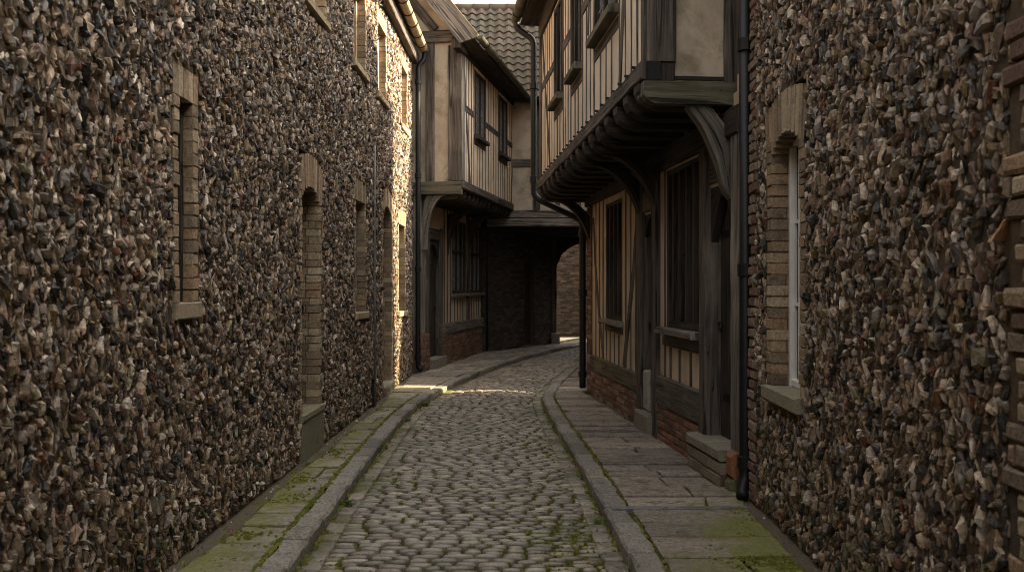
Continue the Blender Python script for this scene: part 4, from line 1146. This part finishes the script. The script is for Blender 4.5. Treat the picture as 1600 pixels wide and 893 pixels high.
for ua, ub, za in ((-.2, 2.0, -.1), (2.55, PLn, -.1), (2.0, 2.55, 2.2)): brick_wall(m, PW, ua, ub, za, 3.05, .03, .02, DARKB, .225, .075, .011, 0, 1)
m.build('passage_wall', [SHADE_MORTAR, BRICK], h5)
plank_door(h5, PW, 2.0, 2.55, .05, 2.2, -.12, OAKD, 4)
PW2 = Fr((2.75, 21.4), (.25, 1), -1)
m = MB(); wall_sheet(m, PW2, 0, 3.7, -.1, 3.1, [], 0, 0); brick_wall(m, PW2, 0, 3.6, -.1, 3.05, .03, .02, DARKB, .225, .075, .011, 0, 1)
m.build('passage_wall', [SHADE_MORTAR, BRICK], h5)
# arch wall at the far end: X 1.25..3.4
n = 15; m = MB()
xa, xb = 1.22, 3.5
arch = [(xa+(xb-xa)*i/(n-1), 2.1+.74*max(0, 1-abs(2*i/(n-1)-1)**2.2)**.55) for i in range(n)]
strip_prism(m, [(x, 3.1) for x, z in arch], arch, V((0, 24.95, 0)), V((1, 0, 0)), V((0, 0, 1)), V((0, 1, 0)), .22); m.build('arch_brace', OAKD, h5)
m = MB(); beam(m, [V((1.17, 24.9, 0)), V((1.17, 24.9, 3.05))], V((1, 0, 0)), .13, .2, .012, .004); m.build('arch_post', OAK, h5)
m = MB(); beam(m, [V((3.56, 24.9, -.1)), V((3.56, 24.9, 3.05))], V((1, 0, 0)), .14, .2, .012, .004); m.build('arch_post', OAK, h5)
m = MB(); chbox(m, Fr((1.08, 24.75), (1, 0)), 0, .24, -.05, .3, -.3, .06, 0, (.2, .18, .15), .02, .006); m.build('guard_stone', STONE, h5)
m = MB(); RWf = Fr((-2.2, 25.3), (1, 0)); m.add([RWf.P(0, 3, 0), RWf.P(7, 3, 0), RWf.P(7, 6.3, 0), RWf.P(0, 6.3, 0)], [(0, 1, 2, 3)])
m.add([RWf.P(0, -.1, 0), RWf.P(3.3, -.1, 0), RWf.P(3.3, 3, 0), RWf.P(0, 3, 0)], [(0, 1, 2, 3)])
for x in (-2.2, 4.0): m.add([(x, 21.35, 3), (x, 25.3, 3), (x, 25.3, 6.2), (x, 23.6, 9), (x, 21.35, 6.2)], [(0, 1, 2, 3, 4)])
m.build('rear_wall', PLASTERB, h5)
def pantiles(parent, O, A_, S_, Wd, Ln, tw=.235, rw=.25, name='roof'):
    O, A_, S_ = V(O), V(A_).normalized(), V(S_).normalized(); Nn = A_.cross(S_).normalized()
    if Nn.z < 0: Nn = -Nn
    m = MB(); K = 6; nr = int(Ln/rw); nt = int(Wd/tw)
    for r in range(nr):
        for t in range(nt):
            c = pick([(.11, .078, .06), (.1, .078, .062), (.125, .09, .07), (.085, .07, .058), (.13, .11, .09)], .2)
            dz = rnd.uniform(-.005, .006); ds_ = rnd.uniform(-.008, .008)
            v = []
            for s_, h in ((r*rw-.02+ds_, .055), (r*rw+rw*.5, .036), ((r+1)*rw+.03, .012)):
                for k in range(K+1):
                    x = k/K
                    w_ = .036*math.sin(2*math.pi*(x-.15)) + (.012 if k == K else 0)
                    v.append(O+A_*((t+x*1.04)*tw)+S_*s_+Nn*(h+w_+dz))
            # front lip
            for k in range(K+1):
                x = k/K; w_ = .036*math.sin(2*math.pi*(x-.15)) + (.012 if k == K else 0)
                v.append(O+A_*((t+x*1.04)*tw)+S_*(r*rw-.02+ds_)+Nn*(h*0+.055+w_+dz-.022))
            f = []
            for j in range(2):
                for k in range(K): a = j*(K+1)+k; f.append((a, a+1, a+K+2, a+K+1))
            for k in range(K): a = 3*(K+1)+k; f.append((a, a+1, k+1, k))
            m.add(v, f, 0, c)
    q = [O, O+A_*Wd, O+A_*Wd+S_*Ln, O+S_*Ln]
    m.add(q+[p-Nn*.05 for p in q], BOXF, 0, (.05, .04, .03))
    return m, name
SL = V((0, 2.2, 2.82)); Lr = SL.length
m, _ = pantiles(h5, (-2.3, 21.05, 6.0), (1, 0, 0), SL, 6.4, Lr)
q = [V((-2.3, 25.6, 6.0)), V((4.1, 25.6, 6.0)), V((4.1, 23.25, 8.82)), V((-2.3, 23.25, 8.82))]
m.add(q+[p+V((0, 0, .05)) for p in q], BOXF, 0, (.15, .09, .06))
o = m.build('roof', TILE, h5)
m = MB()
for i in range(15):
    x = -2.3+i*.43
    tube(m, [V((x, 23.25, 8.79)), V((x+.43, 23.25, 8.79))], [.13, .115], 10)
m.c = [pick([(.14, .09, .065), (.12, .085, .065)]) for _ in m.c]
m.build('ridge_tile', TILE, o, smooth=True)
gutter(h5, (-.1, 20.98, 5.98), (4.1, 20.98, 5.95), .06, IRON, 1.2)

# ================================================================== ADDED SUN BLOCKERS OUT OF VIEW, AND THE BOUNDARY WALL
h6 = thing('sun_block_cottage', (1.95, 14.75, 0), 'unseen brick cottage added past the gap to cut the sun strip', 'house')  # added out of view, wall and roof slope shaped to bound the sunlight
C6 = Fr((1.95, 14.78), (.16, 1), -1)
m = MB()
bw = (.2, .12, .08)
pts = lambda z, n: [C6.P(0, z, 0), C6.P(5.6, z, 0), C6.P(5.6, z, -5), C6.P(0, z, -5)]
a_, b_ = pts(-.1, 0), pts(3.3, 0)
m.add(a_+b_, [(0, 1, 5, 4), (1, 2, 6, 5), (2, 3, 7, 6), (3, 0, 4, 7)], 0, bw)
brick_wall(m, C6, 0, 5.6, 0, 3.3, .03, .02, MIXB, .225, .075, .011, 1, 0)
m.build('wall', [BRICK, MORTAR], h6)
m = MB(); e = pts(3.3, 0); top = [C6.P(2.3, 9.4, 0), C6.P(5.9, 9.4, 0), C6.P(5.9, 9.4, -5), C6.P(3.6, 9.4, -5)]
m.add([C6.P(-.03, 3.25, .1), C6.P(5.7, 3.25, .1), C6.P(5.7, 3.25, -5.1), C6.P(-.03, 3.25, -5.1), C6.P(2.2, 9.4, .1), C6.P(5.7, 9.4, .1), C6.P(5.7, 9.4, -5.1), C6.P(2.2, 9.4, -5.1)],
      [(0, 1, 5, 4), (1, 2, 6, 5), (2, 3, 7, 6), (3, 0, 4, 7), (4, 5, 6, 7), (0, 3, 2, 1)], 0, (.16, .1, .07))
m.build('roof', TILE, h6)
m = MB(); W6 = Fr((4.15, 20.3), (.12, 1), -1); a_ = [W6.P(u, z, n) for z in (-.1, 13.) for u, n in ((0, 0), (5., 0), (5., -6), (0, -6))]  # unseen wing added tall enough to keep sun off the gatehouse roof
m.add(a_, [(0, 1, 5, 4), (1, 2, 6, 5), (2, 3, 7, 6), (3, 0, 4, 7), (4, 5, 6, 7)], 0, bw); brick_wall(m, W6, 0, 5., 0, 3., .03, .02, MIXB, .225, .075, .011, 1, 0)
m.add([W6.P(0, 13., 0), W6.P(5, 13., 0), W6.P(5, 13., -6), W6.P(0, 13., -6), W6.P(0, 16, -3), W6.P(5, 16, -3)], [(0, 1, 5, 4), (2, 3, 4, 5), (1, 2, 5), (3, 0, 4)], 0, (.15, .09, .06))
m.build('sun_block_wing', [BRICK, MORTAR], h6)
m = MB(); C7 = Fr(C6.P(5.5, 0, .02).xy, (.25, .6), -1); brick_wall(m, C7, 0, 1.0, -.1, 6.5, 0, .3, MIXB); m.build('sun_leak_wall', [BRICK, MORTAR], h6)  # added to close a sun leak between cottage and gatehouse
GWf = Fr((1.75, 13.75), (.25, 1), -1)  # unseen wall added; its height sets where the sun patch ends
m = MB(); brick_wall(m, GWf, 0, 1.0, -.1, 1.08, 0, .22, MIXB)
tag(m.build('sun_block_wall', [BRICK, MORTAR], origin=(1.75, 13.75, 0)), 'unseen low brick wall added in the gap to limit the sun patch', 'wall')
BW = Fr((-2, 29.6), (1, .03))
if BW.N.y > 0: BW.N = -BW.N
m = MB(); fbox(m, BW, 0, 10, -.1, 5.2, -.4, 0, 0)
brick_wall(m, BW, 0, 10, 0., 5.2, .03, .02, [(.11, .075, .05), (.14, .098, .065), (.09, .064, .046), (.165, .115, .078), (.075, .054, .042)], .2, .085, .012, 0, 1, .02)
tag(m.build('boundary_wall', [MORTAR, BRICK], origin=(2, 29.6, 0)), 'brown brick boundary wall seen through the passage arch', 'wall')
h7 = thing('sun_block_house', (8.5, 25, 0), 'unseen brick house added to keep sun off the lane beyond the arch', 'house')  # added beyond view to block sun on the ground past the arch
W7 = Fr((8.2, 24.5), (0, 1), -1); a_ = [W7.P(u, z, n) for z in (-.1, 8.) for u, n in ((0, 0), (6.5, 0), (6.5, -5), (0, -5))]
m = MB(); m.add(a_, [(0, 1, 5, 4), (1, 2, 6, 5), (2, 3, 7, 6), (3, 0, 4, 7)], 0, bw); brick_wall(m, W7, 0, 6.5, 0, 4., .03, .02, MIXB, .225, .075, .011, 1, 0)
m.build('wall', [BRICK, MORTAR], h7)
m = MB(); m.add([W7.P(-.1, 8, .2), W7.P(6.6, 8, .2), W7.P(6.6, 8, -5.2), W7.P(-.1, 8, -5.2), W7.P(-.1, 11, -2.5), W7.P(6.6, 11, -2.5)], [(0, 1, 5, 4), (2, 3, 4, 5), (1, 2, 5), (3, 0, 4), (0, 3, 2, 1)], 0, (.15, .09, .06)); m.build('roof', TILE, h7)

# ================================================================== WEEDS AND LITTER
def weed(x, y, z, s, label, nl=26):
    m = MB()
    for i in range(nl):
        a = rnd.uniform(0, 2*math.pi); L = s*rnd.uniform(.5, 1.2); up = rnd.uniform(.35, 1.1)
        d2 = V((math.cos(a), math.sin(a), 0)); sd = V((-d2.y, d2.x, 0)); w = s*rnd.uniform(.06, .13)
        p = V((x, y, z))+V((rnd.gauss(0, s*.25), rnd.gauss(0, s*.4), 0))
        q1 = p+d2*L*.4+V((0, 0, L*up*.6)); q2 = p+d2*L*.9+V((0, 0, L*up*.65))
        m.add([p-sd*w*.4, p+sd*w*.4, q1+sd*w, q1-sd*w, q2], [(0, 1, 2, 3), (3, 2, 4)])
    o = m.build('weed', LEAF, origin=(x, y, z)); return tag(o, label, 'weed', 'weeds along the kerbs')
weed(XL(12.6)+.05, 12.6, -.1, .11, 'largest green weed tuft at the foot of the kerb near the sunlit strip')
weed(XL(11.2)+.04, 11.2, -.1, .075, 'small weed tuft against the kerb just nearer than the largest tuft')
weed(XL(9.3)+.05, 9.3, -.1, .07, 'low weed growing in the channel opposite the first doorstep')
weed(XL(6.9)+.04, 6.9, -.1, .08, 'bright green weed at the kerb foot nearest the viewer on the mossy side')
weed(XR(6.4)-.05, 6.4, -.1, .06, 'tiny weed in the channel below the lead drain outlet')
weed(1.12, 13.35, 0, .07, 'weed beside the downpipe foot at the far corner of the jettied house')
weed(-1.83, 8.0, 0, .06, 'weed in the grit beside the first doorstep of the flint wall')

lit = MB()
for i in range(320):
    if rnd.random() < .5:
        d = rnd.uniform(3.6, 13); x = WLx(d)+.02+abs(rnd.gauss(0, .08)); z = -.012
    elif rnd.random() < .6:
        d = rnd.uniform(3.6, 14); X, s_ = rnd.choice([(XL, 1), (XR, -1)]); x = X(d)+s_*rnd.uniform(.01, .1); z = RZ-.005
    else:
        d = rnd.uniform(3.6, 13); x = WRx(d)-.02-abs(rnd.gauss(0, .07)); z = -.006
    r = rnd.uniform(.004, .014)*(1.6 if rnd.random() < .08 else 1)
    n = 5; vs = [(x+math.cos(a*2*math.pi/n)*r*rnd.uniform(.6, 1.2), d+math.sin(a*2*math.pi/n)*r*rnd.uniform(.6, 1.2), z) for a in range(n)]
    vs.append((x, d, z+r*rnd.uniform(.5, 1.1)+.006))
    lit.add(vs, [(k, (k+1) % n, n) for k in range(n)], 0, rnd.choice([(.12, .1, .08), (.2, .17, .13), (.07, .06, .05), (.5, .47, .42), (.22, .1, .05)]))
tag(lit.build('grit', KERB), 'scattered stone chips and grit along the wall feet', None, kind='stuff')

ms = MB()    # moss cushions in joints
def cushion(x, y, z, r, h):
    n = 7; c = pick([(.13, .135, .026), (.18, .18, .04), (.1, .108, .02)], .2)
    r1 = [(x+math.cos(k*2*math.pi/n)*r*rnd.uniform(.75, 1.2), y+math.sin(k*2*math.pi/n)*r*1.5*rnd.uniform(.75, 1.2), z-.004) for k in range(n)]
    r2 = [(x+(a-x)*.6, y+(b-y)*.6, z+h*.8) for a, b, _ in r1]
    ms.add(r1+r2+[(x, y, z+h)], [(k, (k+1) % n, n+(k+1) % n, n+k) for k in range(n)]+[(n+k, n+(k+1) % n, 2*n) for k in range(n)], 0, c)
for i in range(1500):
    t = rnd.random()
    if t < .45: d = rnd.uniform(3.5, 13.5); cushion(XL(d)-KW-.01+rnd.gauss(0, .008), d, -.006, rnd.uniform(.008, .022), rnd.uniform(.006, .014))
    elif t < .65: d = rnd.uniform(3.5, 13); cushion(XR(d)+KW+.01+rnd.gauss(0, .006), d, -.008, rnd.uniform(.006, .018), rnd.uniform(.005, .012))
    elif t < .985: d = rnd.uniform(3.5, 15); X, s_ = rnd.choice([(XL, 1), (XR, -1)]); cushion(X(d)+s_*abs(rnd.gauss(.005, .02)), d, RZ-.012, rnd.uniform(.01, .026), rnd.uniform(.008, .02))
    else: d = rnd.uniform(3.5, 12); cushion(WLx(d)+abs(rnd.gauss(0, .06)), d, -.015, rnd.uniform(.015, .04), rnd.uniform(.006, .016))
from mathutils import noise as mn
k = 0
while k < 4200:
    d = 3.4+rnd.random()**1.5*9; t = rnd.random(); x = XL(d)+(XR(d)-XL(d))*t
    if mn.noise(V((x*1.1, d*1.1, 3)))+.5*mn.noise(V((x*3, d*3, 7)))+rnd.gauss(0, .25) > -.02:
        cushion(x, d, camber(t)-.017, rnd.uniform(.008, .02), rnd.uniform(.009, .017)); k += 1
    else: k += .25
k = 0
while k < 2600:
    if rnd.random() < .62: d = 3.6+rnd.random()**1.3*8.5; x = WLx(d)+.1+abs(rnd.gauss(0, .2))
    else: d = rnd.uniform(4., 6.5); x = WRx(d)-.12-abs(rnd.gauss(0, .22))
    if XL(d)-KW < x < XR(d)+KW: k += .25; continue
    if mn.noise(V((x*2.2, d*2.2, 5)))+.6*mn.noise(V((x*7, d*7, 1)))+rnd.gauss(0, .12) > .12:
        cushion(x, d, 0., rnd.uniform(.006, .017), rnd.uniform(.003, .009)); k += 1
    else: k += .2
MOSS = mat_attr('moss', .95, 160, 1., .01, .1, .5, 1.5, .2, (.05, .05, .015))
tag(ms.build('moss', MOSS, smooth=True), 'green moss in the kerb joints', None, kind='stuff')

# ================================================================== LIGHT, SKY, CAMERA
EL, AZ = math.radians(37), 0.03      # sun stands to the right, just ahead of square
sd = V((math.cos(EL)*math.cos(AZ), math.cos(EL)*math.sin(AZ), math.sin(EL)))
sun = bpy.data.lights.new('sun', 'SUN'); sun.energy = 5; sun.angle = math.radians(.9); sun.color = (1, .8, .52)
so = bpy.data.objects.new('sun', sun); col.objects.link(so)
so.rotation_euler = sd.to_track_quat('Z', 'Y').to_euler(); so.location = (10, 0, 20)
w = bpy.data.worlds.new('World'); scene.world = w; w.use_nodes = True
nt = w.node_tree; bg = nt.nodes['Background']
sk = nt.nodes.new('ShaderNodeTexSky'); sk.sky_type = 'NISHITA'; sk.sun_disc = False
sk.sun_elevation = EL; sk.sun_rotation = math.atan2(sd.x, sd.y)
sk.dust_density = 4; sk.ozone_density = .5; sk.air_density = 1.2
hs = nt.nodes.new('ShaderNodeHueSaturation'); hs.inputs['Saturation'].default_value = .22
mx = nt.nodes.new('ShaderNodeMix'); mx.data_type = 'RGBA'; mx.blend_type = 'MULTIPLY'; mx.inputs[0].default_value = 1
mx.inputs[7].default_value = (1.035, .99, .915, 1)
nt.links.new(sk.outputs[0], hs.inputs['Color']); nt.links.new(hs.outputs[0], mx.inputs[6]); nt.links.new(mx.outputs[2], bg.inputs['Color'])
bg.inputs['Strength'].default_value = .15

cam = bpy.data.cameras.new('camera'); co = bpy.data.objects.new('camera', cam); col.objects.link(co)
co.location = (0, 0, 1.6); co.rotation_euler = (math.radians(90), 0, 0)
cam.sensor_width = 36; cam.lens = 31.5; cam.clip_start = .05; cam.clip_end = 1500
cam.dof.use_dof = True; cam.dof.focus_distance = 11; cam.dof.aperture_fstop = 4.5
scene.camera = co
scene.view_settings.view_transform = 'Standard'; scene.view_settings.look = 'None'
scene.view_settings.exposure = 2.45; scene.view_settings.gamma = 1
scene.cycles.use_denoising = True; scene.cycles.use_adaptive_sampling = False
scene.cycles.filter_width = 1.0
scene.cycles.max_bounces = 8; scene.cycles.diffuse_bounces = 4
